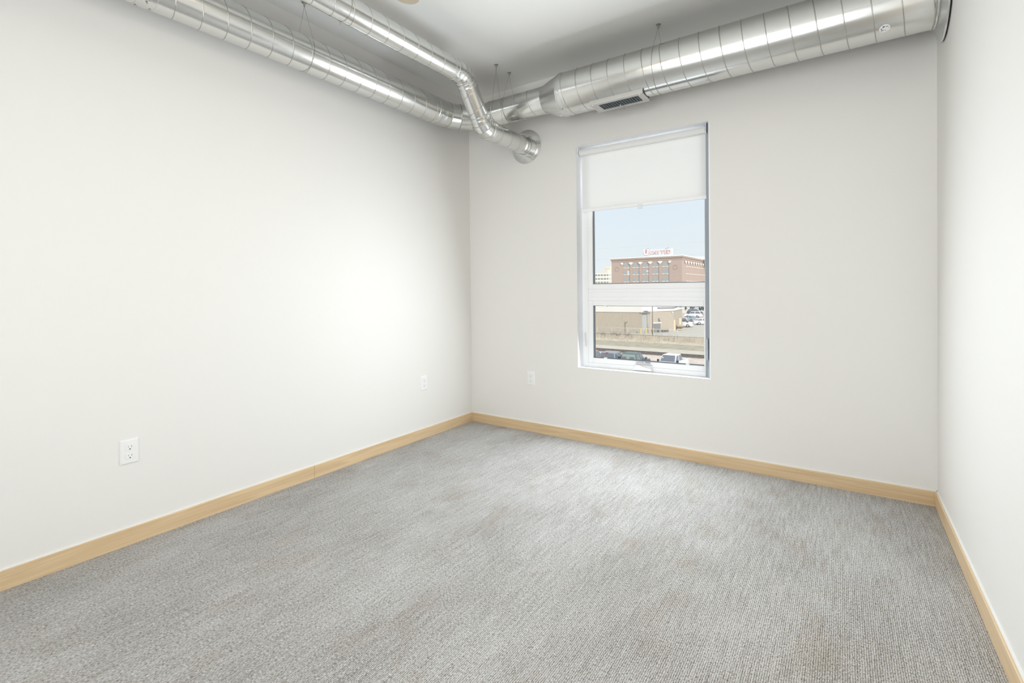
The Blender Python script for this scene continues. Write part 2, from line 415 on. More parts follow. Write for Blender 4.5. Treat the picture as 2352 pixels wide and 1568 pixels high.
# latch handles: a curved lever on a slim plate, left and right
def latch(x, sgn):
    b = MB().box(x - 0.006, x + 0.006, FY - 0.006, FY + 0.001, 0.690, 0.800).build('latch_plate', M['white'], win, bevel=0.002)
    pts = [(x + sgn * 0.002, FY - 0.006, 0.795), (x + sgn * 0.006, FY - 0.014, 0.788), (x + sgn * 0.010, FY - 0.020, 0.765), (x + sgn * 0.012, FY - 0.022, 0.735), (x + sgn * 0.014, FY - 0.020, 0.705), (x + sgn * 0.016, FY - 0.018, 0.694)]
    MB().tube(pts, [0.003, 0.0045, 0.005, 0.005, 0.005, 0.003], 8).build('latch_lever', M['plastic'], b)
latch(1.036, 1)
MB().box(1.9290, 1.9325, 0.020, 0.045, 0.66, 0.80).build('latch_lever', M['white'], win, bevel=0.001)
# crank cover with folded handle, and the little printed label above it
cc = MB()
top, bot = 0.594, 0.550
v = [(1.430, FY, top), (1.552, FY, top), (1.562, FY, bot), (1.420, FY, bot), (1.440, FY - 0.022, top - 0.006), (1.542, FY - 0.022, top - 0.006), (1.557, FY - 0.036, bot + 0.006), (1.425, FY - 0.036, bot + 0.006), (1.425, FY - 0.030, bot), (1.557, FY - 0.030, bot)]
cc.add(v, [(0, 1, 5, 4), (4, 5, 6, 7), (7, 6, 9, 8), (8, 9, 2, 3), (0, 4, 7, 8, 3), (1, 2, 9, 6, 5), (0, 3, 2, 1)])
ccb = cc.build('crank_cover', M['white'], win, bevel=0.003)
MB().tube([(1.452, FY - 0.026, 0.586), (1.47, FY - 0.031, 0.585), (1.50, FY - 0.037, 0.576), (1.53, FY - 0.041, 0.566), (1.546, FY - 0.041, 0.564)], [0.004, 0.005, 0.005, 0.006, 0.005], 8).build('crank_handle', M['white'], ccb)
M['print'] = pmat('label_print', (0.30, 0.32, 0.48), 0.6)
lb = MB().box(1.432, 1.540, FY + 0.0022, FY + 0.0032, 0.597, 0.6105).build('paper_label', M['plastic'], win)
pr = MB(); y = FY + 0.0018
pr.box(1.434, 1.4355, y, y + 0.001, 0.598, 0.609)
pr.add([(1.439, y, 0.600), (1.447, y, 0.600), (1.443, y, 0.609)], [(0, 1, 2)]); pr.box(1.439, 1.447, y, y + 0.001, 0.5975, 0.599)
for i in range(9): pr.box(1.451 + i * 0.003, 1.4528 + i * 0.003, y, y + 0.001, 0.601 + 0.002 * (i % 2), 0.6075)
pr.box(1.481, 1.486, y, y + 0.001, 0.5985, 0.6085)
pr.box(1.500, 1.537, y, y + 0.001, 0.602, 0.6085)
for i in range(5): pr.box(1.501 + i * 0.007, 1.506 + i * 0.007, y, y + 0.001, 0.598, 0.6003)
pr.build('print', M['print'], lb)

# ------------------------------------------------------------------ roller shade
rs = thing('roller_shade', (1.48, 0.05, 2.14), 'white fabric roller shade pulled a third of the way down the window', 'window shade')
RY, RZ, RR = 0.046, 2.1425, 0.0215
MB().lathe([(0, 0.001), (0, RR), (0.895, RR), (0.895, 0.001)], (1.030, RY, RZ), (1, 0, 0), 32).build('roller_tube', M['shade'], rs)
sh = MB(); n = 14
zt = RZ - 0.002; zb = 1.708; cols = 10
vs = []; fs = []
for i in range(n + 1):
    z = zt + (zb - zt) * i / n
    for j in range(cols + 1):
        x = 1.036 + (1.922 - 1.036) * j / cols
        vs.append((x, RY + RR - 0.0015, z))
k = len(vs); vs += [(p[0], p[1] + 0.0006, p[2]) for p in vs]
for i in range(n):
    for j in range(cols):
        a = i * (cols + 1) + j
        fs.append((a, a + 1, a + cols + 2, a + cols + 1)); fs.append((k + a, k + a + cols + 1, k + a + cols + 2, k + a + 1))
sh.add(vs, fs, True)
fab = sh.build('shade_fabric', M['shade'], rs, fix=False)
hb = MB().box(1.034, 1.9245, RY + RR - 0.0055, RY + RR + 0.0035, 1.703, 1.7265).build('hem_bar', M['white'], rs, bevel=0.002)
MB().box(1.466, 1.498, RY + RR - 0.0095, RY + RR - 0.0055, 1.683, 1.716).build('pull_tab', M['clear'], hb, bevel=0.001)
def bracket(x0, x1):
    b = MB().prism([(RY - 0.026, WZ1 - 0.001), (RY + 0.020, WZ1 - 0.001), (RY + 0.022, RZ - 0.012), (RY + 0.010, RZ - 0.026), (RY - 0.010, RZ - 0.028), (RY - 0.024, RZ - 0.014)], 'x', x0, x1)
    return b.build('bracket', M['plastic'], rs, bevel=0.001)
bracket(WX0 + 0.001, WX0 + 0.005); b2 = bracket(1.9275, 1.9315)
MB().lathe([(0, 0.001), (0, 0.012), (0.006, 0.012), (0.006, 0.001)], (1.9232, RY, RZ), (1, 0, 0), 16).build('idle_pin', M['dark'], b2)
MB().lathe([(0, 0.001), (0, 0.010), (0.007, 0.010), (0.007, 0.001)], (WX0 + 0.005, RY, RZ), (1, 0, 0), 16).build('idle_pin', M['spacer'], rs)

# ------------------------------------------------------------------ outlets
def outlet(name, c, axis, label):
    # local frame: u along the wall, n out of the wall
    if axis == 'x': mat4 = Matrix(((0, 0, 1, c[0]), (-1, 0, 0, c[1]), (0, 1, 0, c[2]), (0, 0, 0, 1)))   # n=+x, u=-y
    else: mat4 = Matrix(((1, 0, 0, c[0]), (0, 0, -1, c[1]), (0, 1, 0, c[2]), (0, 0, 0, 1)))             # n=-y, u=+x
    def tr(mb): mb.v = [tuple(mat4 @ Vector(p)) for p in mb.v]; return mb
    t = thing(name, c, label, 'outlet', 'wall outlets')
    hw, hh = 0.035, 0.0555
    pl = MB(); prof = [(1.0, 0), (1.0, 0.0025), (0.80, 0.0062)]
    vs = []
    for (s_, z) in prof:
        a = hw if s_ == 1 else hw - 0.006; b = hh if s_ == 1 else hh - 0.006
        vs += [(-a, -b, z), (a, -b, z), (a, b, z), (-a, b, z)]
    fs = [(8, 9, 10, 11)] + [(r_ * 4 + i, r_ * 4 + (i + 1) % 4, r_ * 4 + 4 + (i + 1) % 4, r_ * 4 + 4 + i) for r_ in range(2) for i in range(4)]
    pl.add(vs, fs); tr(pl).build('cover_plate', M['plastic'], t, bevel=0.0012)
    for cy in (0.0195, -0.0195):
        pts = []
        for i in range(40):
            a = 2 * PI * i / 40; x = 0.0172 * math.cos(a); y = 0.0172 * math.sin(a)
            pts.append((x, max(-0.0125, min(0.0125, y)) + cy))
        rc = tr(MB().prism(pts, 'z', 0.0062, 0.0082)).build('receptacle', M['plastic'], t, bevel=0.0005)
        sl = MB().box(-0.0075, -0.0052, cy - 0.001, cy + 0.008, 0.0080, 0.0084).box(0.0052, 0.0072, cy, cy + 0.007, 0.0080, 0.0084)
        tr(sl).build('slot', M['slot'], rc)
        tr(MB().lathe([(0, 0.0001), (0, 0.0026), (0.0004, 0.0026), (0.0004, 0.0001)], (0, cy - 0.0075, 0.0080), (0, 0, 1), 14)).build('ground_hole', M['dark'], rc)
    tr(MB().lathe([(0, 0.003), (0.0010, 0.0026), (0.0012, 0.0001)], (0, 0, 0.0062), (0, 0, 1), 14)).build('screw', M['plastic'], t)
outlet('wall_outlet', (0, -2.430, 0.4165), 'x', 'white duplex outlet in the foreground of the left wall, largest of the three')
outlet('wall_outlet', (0, -0.5785, 0.4195), 'x', 'white duplex outlet near the corner on the left wall')
outlet('wall_outlet', (0.6068, 0, 0.4233), 'y', 'white duplex outlet on the window wall between corner and window')

# ------------------------------------------------------------------ ducts
PITCH = 0.1105
def seam_pts(fn, r, t0, t1, off, n=40, sign=1):
    # helix around an axis; fn(along, angle, radius) -> point ; along = off + sign*PITCH*angle/2pi
    pts = []; k = int((t1 - t0) / PITCH * n) + 1
    for i in range(k + 1):
        s_ = t0 + (t1 - t0) * i / k
        ang = sign * 2 * PI * (s_ - off) / PITCH
        pts.append(fn(s_, ang, r))
    return pts
def y_fn(cx, cz): return lambda s_, a, r: Vector((cx + r * math.cos(a), s_, cz + r * math.sin(a)))
def x_fn(cy, cz): return lambda s_, a, r: Vector((s_, cy + r * math.cos(a), cz + r * math.sin(a)))
def two_tone(o, nf):
    o.data.materials.append(M['seam'])
    for i, p in enumerate(o.data.polygons):
        if i >= nf: p.material_index = 1
    return o
def straight(name, fn, r, t0, t1, off, parent, sign, n=64, mat='galv', seam=0.0025):
    mb = MB(); k = max(1, int((t1 - t0) / 0.25)); vs = []; fs = []
    for i in range(k + 1):
        for j in range(n): vs.append(fn(t0 + (t1 - t0) * i / k, 2 * PI * j / n, r))
    for i in range(k):
        for j in range(n): fs.append((i * n + j, i * n + (j + 1) % n, (i + 1) * n + (j + 1) % n, (i + 1) * n + j))
    mb.add(vs, fs, True)
    nf = len(mb.f)
    if seam: mb.tube(seam_pts(fn, r - 0.0008, t0 + 0.004, t1 - 0.004, off, 48, sign), seam, 6)
    return two_tone(mb.build(name, M[mat], parent, fix=True), nf)
def ring(mb, fn, r, s_, w=0.003, hgt=0.002, n=64):
    vs = []; prof = [(-w, 0), (-w * .6, hgt), (w * .6, hgt), (w, 0)]
    for (d, e_) in prof:
        for j in range(n): vs.append(fn(s_ + d, 2 * PI * j / n, r + e_))
    fs = [(i * n + j, i * n + (j + 1) % n, (i + 1) * n + (j + 1) % n, (i + 1) * n + j) for i in range(3) for j in range(n)]
    mb.add(vs, fs, True); return mb
def sleeve(name, fn, r, a, b, parent, mat='galv_dull', lip=0.002, n=64, screws=()):
    mb = MB(); vs = []; prof = [(a, 0), (a, lip), (a + 0.003, lip + 0.0012), (a + 0.006, lip), (b - 0.006, lip), (b - 0.003, lip + 0.0012), (b, lip), (b, 0)]
    for (s_, e_) in prof:
        for j in range(n): vs.append(fn(s_, 2 * PI * j / n, r + e_))
    fs = [(i * n + j, i * n + (j + 1) % n, (i + 1) * n + (j + 1) % n, (i + 1) * n + j) for i in range(len(prof) - 1) for j in range(n)]
    mb.add(vs, fs, True); o = mb.build(name, M[mat], parent)
    for (s_, ang) in screws:
        p = fn(s_, ang, r + lip); q = fn(s_, ang, r + lip + 0.005)
        MB().tube([p, q], 0.0045, 8).build('screw', M['nickel'], o)
    return o
def gored(name, centre_pts, r, parent, n=64, mat='galv', ridge=0.0034):
    # mitred elbow: circles lie on the bisecting planes between straight gores
    P_ = [Vector(p) for p in centre_pts]; k = len(P_); mb = MB(); rings = []
    pn = (P_[0] - P_[1]).cross(P_[-1] - P_[-2]).normalized()   # plane normal of the bend
    for i in range(k):
        d0 = (P_[i] - P_[i - 1]).normalized() if i > 0 else (P_[1] - P_[0]).normalized()
        d1 = (P_[i + 1] - P_[i]).normalized() if i < k - 1 else d0
        if i == 0: d0 = d1
        bis = (d0 + d1).normalized(); side = bis.cross(pn).normalized(); cosh = bis.dot(d0)
        rings.append([P_[i] + side * (math.cos(2 * PI * j / n) * r / cosh) + pn * (math.sin(2 * PI * j / n) * r) for j in range(n)])
    for i in range(k - 1):   # separate vertices per gore keep the joints crisp
        a = rings[i] + rings[i + 1]
        mb.add(a, [(j, (j + 1) % n, n + (j + 1) % n, n + j) for j in range(n)], True)
    nf = len(mb.f)
    for i in range(1, k - 1):
        c = P_[i]; mb.tube([c + (p - c) * 1.0 for p in rings[i]], ridge, 6, closed=True)
    return two_tone(mb.build(name, M[mat], parent), nf)

# ---- supply run: left wall -> corner elbow -> back wall -> reducer -> big duct -> right wall
AX, AZ, AR = 0.160, 2.461, 0.0932
CY, CZ, CR = -0.250, 2.4735, 0.142
supply = thing('supply_duct', (0.16, -0.25, 2.47), 'large galvanised spiral supply duct hugging the left and window walls, widening over the window', 'air duct')
fa = y_fn(AX, AZ)
offA = -2.005 + PITCH * 60 / 360     # y = -2.005 at 60 degrees
straight('duct_section', fa, AR, -4.095, -2.395, offA, supply, -1)
straight('duct_section', fa, AR, -2.395, -0.560, offA, supply, -1)
sl_ = sleeve('coupling', fa, AR, -2.435, -2.365, supply, screws=((-2.424, R(-104)), (-2.376, R(-96)), (-2.40, R(-70))))
MB().box(-0.02, 0.02, -0.012, 0.012, -0.0015, 0.0015, Matrix.Translation(fa(-2.41, R(-60), AR + 0.006)) @ Matrix.Rotation(R(30), 4, 'Y')).build('draw_band_lug', M['steel'], sl_)
sleeve('coupling', fa, AR, -0.600, -0.535, supply, lip=0.001)
sleeve('coupling', fa, AR, -0.622, -0.596, supply, lip=0.0025, mat='galv')
ER = 0.275
e0 = CY - ER; ecx = AX + ER
pts = [(AX, e0 - 0.02, AZ)]
for a in (11.25, 33.75, 56.25, 78.75):
    rr = ER / math.cos(R(11.25)); 
    pts.append((ecx - rr * math.cos(R(a)), e0 + rr * math.sin(R(a)), AZ + (CZ - AZ) * a / 90))
pts.append((ecx + 0.02, CY, CZ))
gored('elbow', pts, AR, supply)
fc = x_fn(CY, CZ)
offS = 0.680 - PITCH * 116 / 360
offC = 1.859 - PITCH * 116 / 360
sleeve('coupling', fc, AR, ecx + 0.0, ecx + 0.055, supply, lip=0.0015)
straight('duct_section', fc, AR, ecx + 0.015, 0.905, offS, supply, 1)
red = MB(); n = 64
prof = [(0.880, AR + 0.0012), (0.912, AR + 0.0015), (1.058, CR + 0.001), (1.060, CR + 0.004), (1.066, CR + 0.004), (1.068, CR + 0.001), (1.098, CR + 0.001), (1.100, CR)]
red.lathe(prof, (0, CY, CZ), (1, 0, 0), n)
rdo = red.build('reducer', M['galv_dull'], supply)
MB().tube([fc(0.915, R(285), AR + 0.003), fc(1.056, R(285), CR + 0.002)], 0.0022, 6).build('lap_seam', M['galv_dull'], rdo)
for ang in (290, 240, 190, 140):
    MB().tube([fc(1.082, R(ang), CR), fc(1.082, R(ang), CR + 0.005)], 0.0045, 8).build('screw', M['nickel'], rdo)
straight('duct_section', fc, CR, 1.075, RW - 0.012, offC, supply, 1, n=80, seam=0.0028)
# flange against the right wall: shallow cone and disc
fg = MB().lathe([(RW - 0.050, CR), (RW - 0.036, CR + 0.002), (RW - 0.014, CR + 0.066), (RW - 0.008, CR + 0.067), (RW - 0.006, CR + 0.064)], (0, CY, CZ), (1, 0, 0), 80)
fg.build('wall_flange', M['galv_dull'], supply)
ring(MB(), fc, CR, RW - 0.045, 0.004, 0.003).build('bead', M['seam'], supply)
# round inspection sticker on the big duct
st = MB(); a0 = R(-121.1); sx0 = 2.819; sr = 0.0215; rows_ = 6
vs = [fc(sx0, a0, CR + 0.0008)]; 
for j in range(28):
    t_ = 2 * PI * j / 28; vs.append(fc(sx0 + sr * math.cos(t_), a0 + sr * math.sin(t_) / CR, CR + 0.0008))
st.add(vs, [(0, 1 + j, 1 + (j + 1) % 28) for j in range(28)], True)
M['sticker'] = pmat('sticker_paper', (0.80, 0.79, 0.78), 0.5); M['sticker_ink'] = pmat('sticker_ink', (0.16, 0.15, 0.28), 0.5)
so = st.build('sticker', M['sticker'], supply); so['label'] = 'round white sticker with dark print'
ink = MB()
for (du, dv, w_, h_) in ((-0.004, 0.010, 0.008, 0.006), (0.008, 0.009, 0.006, 0.004), (-0.012, 0.000, 0.006, 0.005), (-0.009, -0.009, 0.010, 0.004), (0.003, -0.010, 0.005, 0.003), (-0.006, 0.006, 0.004, 0.003), (0.0135, 0.004, 0.003, 0.003)):
    q = [fc(sx0 + du + sx_ * w_ / 2, a0 + (dv + sy_ * h_ / 2) / CR * -1, CR + 0.0013) for sx_, sy_ in ((-1, -1), (1, -1), (1, 1), (-1, 1))]
    ink.add(q, [(0, 1, 2, 3)])
ink.build('sticker_print', M['sticker_ink'], so)

# ---- exhaust pipe: along the ceiling, drop under the big duct, out through the window wall
BX, BZ, B3Z, BR = 0.592, 2.546, 2.257, 0.0655
ex = thing('exhaust_duct', (BX, 0, B3Z), 'slim galvanised spiral pipe dropping by two elbows and leaving through the window wall', 'air duct')
fb = y_fn(BX, BZ); f3 = y_fn(BX - 0.006, B3Z)
V1 = Vector((BX, -0.775, BZ)); V2 = Vector((BX - 0.006, -0.557, B3Z))
D1 = Vector((0, 1, 0)); D2 = (V2 - V1).normalized(); ang = D1.angle(D2)
br_ = 0.115; tl = br_ * math.tan(ang / 2)
offB = -1.594 + PITCH * 53 / 360
straight('pipe_section', fb, BR, -4.095, -0.775 - tl, offB, ex, -1, seam=0.0023)
def bend(V, da, db, r_, parent):
    c0 = V - da * tl; c1 = V + db * tl; axis = da.cross(db).normalized(); nrm = axis.cross(da)   # towards centre
    cen = c0 + nrm * r_; pts = [c0 - da * 0.01]; k = 3; st_ = ang / k
    for i in range(k):
        a = st_ * (i + 0.5); rr = r_ / math.cos(st_ / 2)
        pts.append(cen + (-nrm * math.cos(a) + da * math.sin(a)) * rr)
    pts.append(c1 + db * 0.01)
    return gored('elbow', pts, BR + 0.0008, parent, ridge=0.0022)
bend(V1, D1, D2, br_, ex); bend(V2, D2, D1, br_, ex)
sleeve('coupling', fb, BR, -0.775 - tl - 0.050, -0.775 - tl + 0.002, ex, lip=0.0016)
# middle section runs along D2
S0, S1 = V1 + D2 * tl, V2 - D2 * tl; L2 = (S1 - S0).length; u2, v2 = Vector((1, 0, 0)), D2.cross(Vector((1, 0, 0)))
f2 = lambda s_, a, r: S0 + D2 * s_ + (u2 * math.cos(a) + v2 * math.sin(a)) * r
straight('pipe_section', f2, BR - 0.001, -0.01, L2 + 0.01, 0.045, ex, 1, seam=0.0023)
sv = sleeve('coupling', f2, BR, -0.002, 0.030, ex, lip=0.001, screws=((0.018, R(20)), (0.018, R(-40)), (0.018, R(75))))
sleeve('coupling', f2, BR, L2 - 0.028, L2 + 0.004, ex, lip=0.001, screws=((L2 - 0.016, R(40)),))
straight('pipe_section', f3, BR, -0.557 + tl, -0.004, -0.30, ex, -1, seam=0.0023)
sleeve('coupling', f3, BR, -0.557 + tl - 0.002, -0.557 + tl + 0.026, ex, lip=0.0022)
sleeve('coupling', f3, BR, -0.10, -0.055, ex, lip=0.0010, mat='galv')
MB().lathe([(-0.034, BR + 0.001), (-0.030, BR + 0.003), (-0.005, BR + 0.003), (-0.005, 0.1310), (-0.002, 0.1320), (0, 0.1320)], (BX - 0.006, -0.0005, B3Z), (0, 1, 0), 72).build('wall_flange', M['galv'], ex)
cl = MB(); cp = f3(-0.052, R(92), BR + 0.010)
cl.box(cp.x - 0.004, cp.x + 0.004, cp.y - 0.018, cp.y + 0.012, cp.z - 0.012, cp.z + 0.014).box(cp.x + 0.008, cp.x + 0.014, cp.y - 0.018, cp.y + 0.012, cp.z - 0.012, cp.z + 0.014)
cl.tube([(cp.x - 0.012, cp.y - 0.003, cp.z + 0.006), (cp.x + 0.024, cp.y - 0.003, cp.z + 0.006)], 0.003, 8)
cl.build('band_clamp', M['galv_dull'], ex)

# ---- cable hangers
def hanger(anchor, centre, r, plane, label, tail=None):
    # anchor: ceiling point; loop around a duct with circle centre/r in plane 'x' (normal x) or 'y'
    t = thing('cable_hanger', anchor, label, 'cable hanger', 'duct hangers')
    a = Vector(anchor)
    MB().lathe([(0, 0.001), (0, 0.014), (-0.003, 0.0135), (-0.004, 0.005), (-0.012, 0.0045), (-0.022, 0.0045), (-0.023, 0.001)], a, (0, 0, 1), 20).build('ceiling_anchor', M['nickel'], t)
    c = Vector(centre); rr = r + 0.0022; q = a - Vector((0, 0, 0.022))
    w = (q - c); h = Vector((0, 0, 1)); s_ = Vector((1, 0, 0)) if plane == 'y' else Vector((0, 1, 0))
    dx, dz = w.dot(s_), w.dot(h); D = math.hypot(dx, dz); base = math.atan2(dz, dx); al = math.acos(min(1, rr / D))
    pts = [q]
    a0, a1 = base + al, base - al + 2 * PI
    for i in range(41):
        th = a0 + (a1 - a0) * i / 40; f_ = 1.0
        p = c + (s_ * math.cos(th) + h * math.sin(th)) * rr
        lean = (q - c).dot(Vector((0, 1, 0)) if plane == 'y' else Vector((1, 0, 0)))
        pts.append(p)
    pts.append(q)
    MB().tube(pts, 0.0009, 6).build('cable_loop', M['steel'], t)
    if tail:
        MB().tube(tail, 0.0010, 6).build('cable_tail', M['steel'], t)
hanger((AX, -1.640, H), (AX, -1.640, AZ), AR, 'y', 'thin steel cable hanger looped round the duct on the left wall')
hanger((BX, -1.70, H), (BX, -1.70, BZ), BR, 'y', 'short steel cable loop holding the slim pipe near the ceiling fan', tail=[(BX - 0.03, -1.70, BZ - BR + 0.004), (BX - 0.036, -1.705, BZ - BR - 0.03)])
hanger((0.5936, -0.4100, H), (BX - 0.006, -0.4100, B3Z), BR, 'y', 'steel cable hanger for the slim pipe, leftmost of the two anchors by the corner')
hanger((0.5966, -0.2500, H), (0.5966, CY, CZ), AR, 'x', 'steel cable hanger round the narrow duct just behind the slim pipe')
hanger((1.7174, -0.2560, H), (1.7174, CY, CZ), CR, 'x', 'steel cable hanger round the wide duct above the window')

# ---- supply register under the big duct
rg = thing('air_register', (1.46, -0.25, 2.33), 'grey metal louvred air register under the wide duct above the window', 'vent')
gx0, gx1, gy0, gy1, gz = 1.284, 1.640, -0.324, -0.197, 2.3262
ox0, ox1, oy0, oy1 = 1.334, 1.600, -0.298, -0.203
f_ = MB()
f_.box(gx0, ox0, gy0, gy1, gz, gz + 0.002).box(ox1, gx1, gy0, gy1, gz, gz + 0.002).box(ox0, ox1, gy0, oy0, gz, gz + 0.002).box(ox0, ox1, oy1, gy1, gz, gz + 0.002)
f_.box(gx0, gx1, gy0 - 0.002, gy0, gz, gz + 0.036).box(gx0, gx1, gy1, gy1 + 0.002, gz - 0.009, gz + 0.010)
f_.build('frame', M['register'], rg)
def saddle(x):
    pts = [(gy0, gz + 0.001), (gy1, gz + 0.001), (gy1 + 0.004, gz + 0.022)]
    for i in range(13):
        a = R(296 - (296 - 243) * i / 12); pts.append((CY + (CR + 0.001) * math.cos(a), CZ + (CR + 0.001) * math.sin(a)))
    pts.append((gy0, gz + 0.036))
    MB().prism(pts, 'x', x, x + 0.003).build('end_saddle', M['duct_inside'], rg)
saddle(gx0 + 0.001); saddle(gx1 - 0.004)
MB().box(ox0, ox1, oy0, oy1, gz + 0.0042, gz + 0.0050).build('damper_plate', M['duct_inside'], rg)
for i in range(15):
    x = ox0 + (ox1 - ox0) * (i + 0.5) / 15
    mt4 = Matrix.Translation((x, 0, gz + 0.0008)) @ Matrix.Rotation(R(48), 4, 'Y')
    MB().box(-0.0052, 0.0052, oy0, oy1, -0.0004, 0.0004, mt4).build('louver', M['louver'], rg)
for (x, y) in ((gx0 + 0.020, gy0 + 0.008), (gx1 - 0.022, gy0 + 0.010)):
    MB().lathe([(0.002, 0.001), (0, 0.0045), (0.003, 0.005), (0.0035, 0.001)], (x, y, gz - 0.003), (0, 0, 1), 12).build('screw', M['plastic'], rg)
MB().tube([(1.470, gy1 - 0.01, gz + 0.002), (1.472, gy1 - 0.004, gz - 0.010), (1.478, gy1, gz - 0.026)], 0.0012, 6).build('damper_lever', M['steel'], rg)
MB().box(1.452, 1.458, -0.225, -0.215, gz - 0.003, gz + 0.001).build('lever_catch', M['plastic'], rg)

# ------------------------------------------------------------------ ceiling fan (one blade tip shows at the top edge)
HX, HY, FZ = 1.36, -2.06, 2.50
fan = thing('ceiling_fan', (HX, HY, H), 'ceiling fan with tan blades, one rounded tip showing at the top edge', 'ceiling fan')
MB().lathe([(0, 0.001), (0, 0.065), (-0.03, 0.06), (-0.05, 0.02), (-0.17, 0.018), (-0.175, 0.10), (-0.20, 0.12), (-0.26, 0.12), (-0.285, 0.09), (-0.29, 0.001)], (HX, HY, H), (0, 0, 1), 36).build('motor_housing', M['bronze'], fan)
tip_dir = math.atan2(-1.604 - HY, 0.930 - HX)
for kx in range(4):
    a = tip_dir + kx * PI / 2
    rotm = Matrix.Translation((HX, HY, FZ)) @ Matrix.Rotation(a, 4, 'Z') @ Matrix.Rotation(R(9), 4, 'X')
    pts = [(0.17, -0.045), (0.30, -0.060), (0.52, -0.068)]
    for i in range(9):
        th = -PI / 2 + PI * i / 8; pts.append((0.560 + 0.068 * math.cos(th), 0.068 * math.sin(th)))
    pts += [(0.52, 0.068), (0.30, 0.060), (0.17, 0.045)]
    b = MB().prism(pts, 'z', -0.003, 0.003); b.v = [tuple(rotm @ Vector(p)) for p in b.v]
    bo = b.build('fan_blade', M['fan_wood'], fan)
    bo.data.materials.append(M['fan_edge'])
    for p in bo.data.polygons:
        if len(p.vertices) == 4: p.material_index = 1
    c = MB().box(0.09, 0.24, -0.02, 0.02, -0.007, -0.003); c.v = [tuple(rotm @ Vector(p)) for p in c.v]; c.build('blade_iron', M['bronze'], fan)
MB().lathe([(-0.29, 0.05), (-0.30, 0.085), (-0.33, 0.10), (-0.37, 0.085), (-0.395, 0.045), (-0.40, 0.001)], (HX, HY, H), (0, 0, 1), 28).build('lamp_globe', M['globe'], fan)

# ================================================================== outside
G = -7.30
def omat(name, c, rough=0.85, noise=0.0, ns=1.0): return pmat(name, c, rough, noise=noise, nscale=ns, spec=0.2)
M['asphalt'] = omat('asphalt', (0.50, 0.49, 0.47), noise=0.06, ns=0.8)
M['lot'] = omat('pale_lot', (0.55, 0.53, 0.475), noise=0.05, ns=0.4)
M['pink_gravel'] = omat('pink_gravel', (0.66, 0.575, 0.51), noise=0.16, ns=1.6)
M['ballast'] = omat('ballast', (0.43, 0.39, 0.30), noise=0.16, ns=1.2)
M['track_bed'] = omat('track_bed', (0.36, 0.33, 0.29), noise=0.12, ns=1.5)
M['dry_grass'] = omat('dry_grass', (0.58, 0.53, 0.43), noise=0.16, ns=0.9)
M['light_dirt'] = omat('light_dirt', (0.60, 0.56, 0.47), noise=0.10, ns=0.8)
M['straw'] = omat('straw', (0.58, 0.52, 0.43), noise=0.2, ns=0.6)
M['rail'] = omat('rail_steel', (0.17, 0.15, 0.14), 0.5)
M['tie'] = omat('wood_tie', (0.25, 0.21, 0.18))
M['fence_metal'] = omat('fence_metal', (0.58, 0.60, 0.58), 0.5)
M['dark_metal'] = omat('dark_metal', (0.26, 0.25, 0.25), 0.5)
M['yellow'] = omat('yellow_paint', (0.78, 0.60, 0.22))
M['tan_paint'] = omat('tan_paint', (0.74, 0.64, 0.46))
M['roof_white'] = omat('roof_white', (0.80, 0.79, 0.76))
M['panel'] = omat('pale_metal_panel', (0.74, 0.73, 0.70), noise=0.03, ns=0.3)
M['shade_grey'] = omat('grey_parts_and_shade', (0.42, 0.43, 0.43))  # grey fittings; also carries the painted shade of the recess wall
M['cream'] = omat('cream_concrete', (0.72, 0.70, 0.63))
M['tower'] = omat('tower_cream', (0.72, 0.68, 0.56)); M['opening'] = omat('dark_opening', (0.28, 0.29, 0.29))
M['stone'] = omat('white_stone', (0.82, 0.79, 0.74))
M['win_glass'] = omat('office_glass', (0.36, 0.43, 0.45), 0.25)
M['blind_glass'] = omat('office_glass_blinds', (0.62, 0.66, 0.74), 0.4)
M['red'] = omat('sign_red', (0.86, 0.42, 0.38)); M['sign_white'] = omat('sign_white', (0.88, 0.88, 0.88)); M['sign_blue'] = omat('sign_blue_grey', (0.45, 0.52, 0.58))
M['sign_board'] = omat('sign_board', (0.72, 0.77, 0.80))
M['tree_dark'] = omat('dark_tree_leaves', (0.20, 0.24, 0.27), noise=0.4, ns=1.5)
M['conifer_bark'] = omat('bark', (0.2, 0.16, 0.13))

M['cable_grey'] = omat('cable_grey', (0.55, 0.57, 0.58)); M['medal'] = omat('medallion_brick', (0.42, 0.32, 0.27)); M['twig'] = omat('dry_twig', (0.42, 0.37, 0.31))
def brick(name, a, b, mortar, scale, horiz='X'):
    mt, t, p = new_mat(name); c = t.nodes.new('ShaderNodeTexCoord'); mp = t.nodes.new('ShaderNodeMapping')
    sx_ = t.nodes.new('ShaderNodeSeparateXYZ'); cb = t.nodes.new('ShaderNodeCombineXYZ'); ad = t.nodes.new('ShaderNodeMath'); ad.operation = 'ADD'
    t.links.new(c.outputs['Object'], sx_.inputs[0]); t.links.new(sx_.outputs[0], ad.inputs[0]); t.links.new(sx_.outputs[1], ad.inputs[1])
    t.links.new(ad.outputs[0], cb.inputs[0]); t.links.new(sx_.outputs[2], cb.inputs[1])
    k = t.nodes.new('ShaderNodeTexBrick'); k.inputs['Scale'].default_value = scale
    k.inputs['Color1'].default_value = (*a, 1); k.inputs['Color2'].default_value = (*b, 1); k.inputs['Mortar'].default_value = (*mortar, 1); k.inputs['Mortar Size'].default_value = 0.012
    t.links.new(cb.outputs[0], k.inputs['Vector']); t.links.new(k.outputs[0], p.inputs['Base Color']); p.inputs['Roughness'].default_value = 0.9; p.inputs['Specular IOR Level'].default_value = 0.15
    return mt
M['brick_tan'] = brick('tan_brick', (0.50, 0.435, 0.36), (0.43, 0.385, 0.325), (0.49, 0.45, 0.39), 2.2)
M['brick_red'] = brick('red_brick', (0.51, 0.40, 0.35), (0.465, 0.37, 0.33), (0.53, 0.43, 0.385), 0.9)

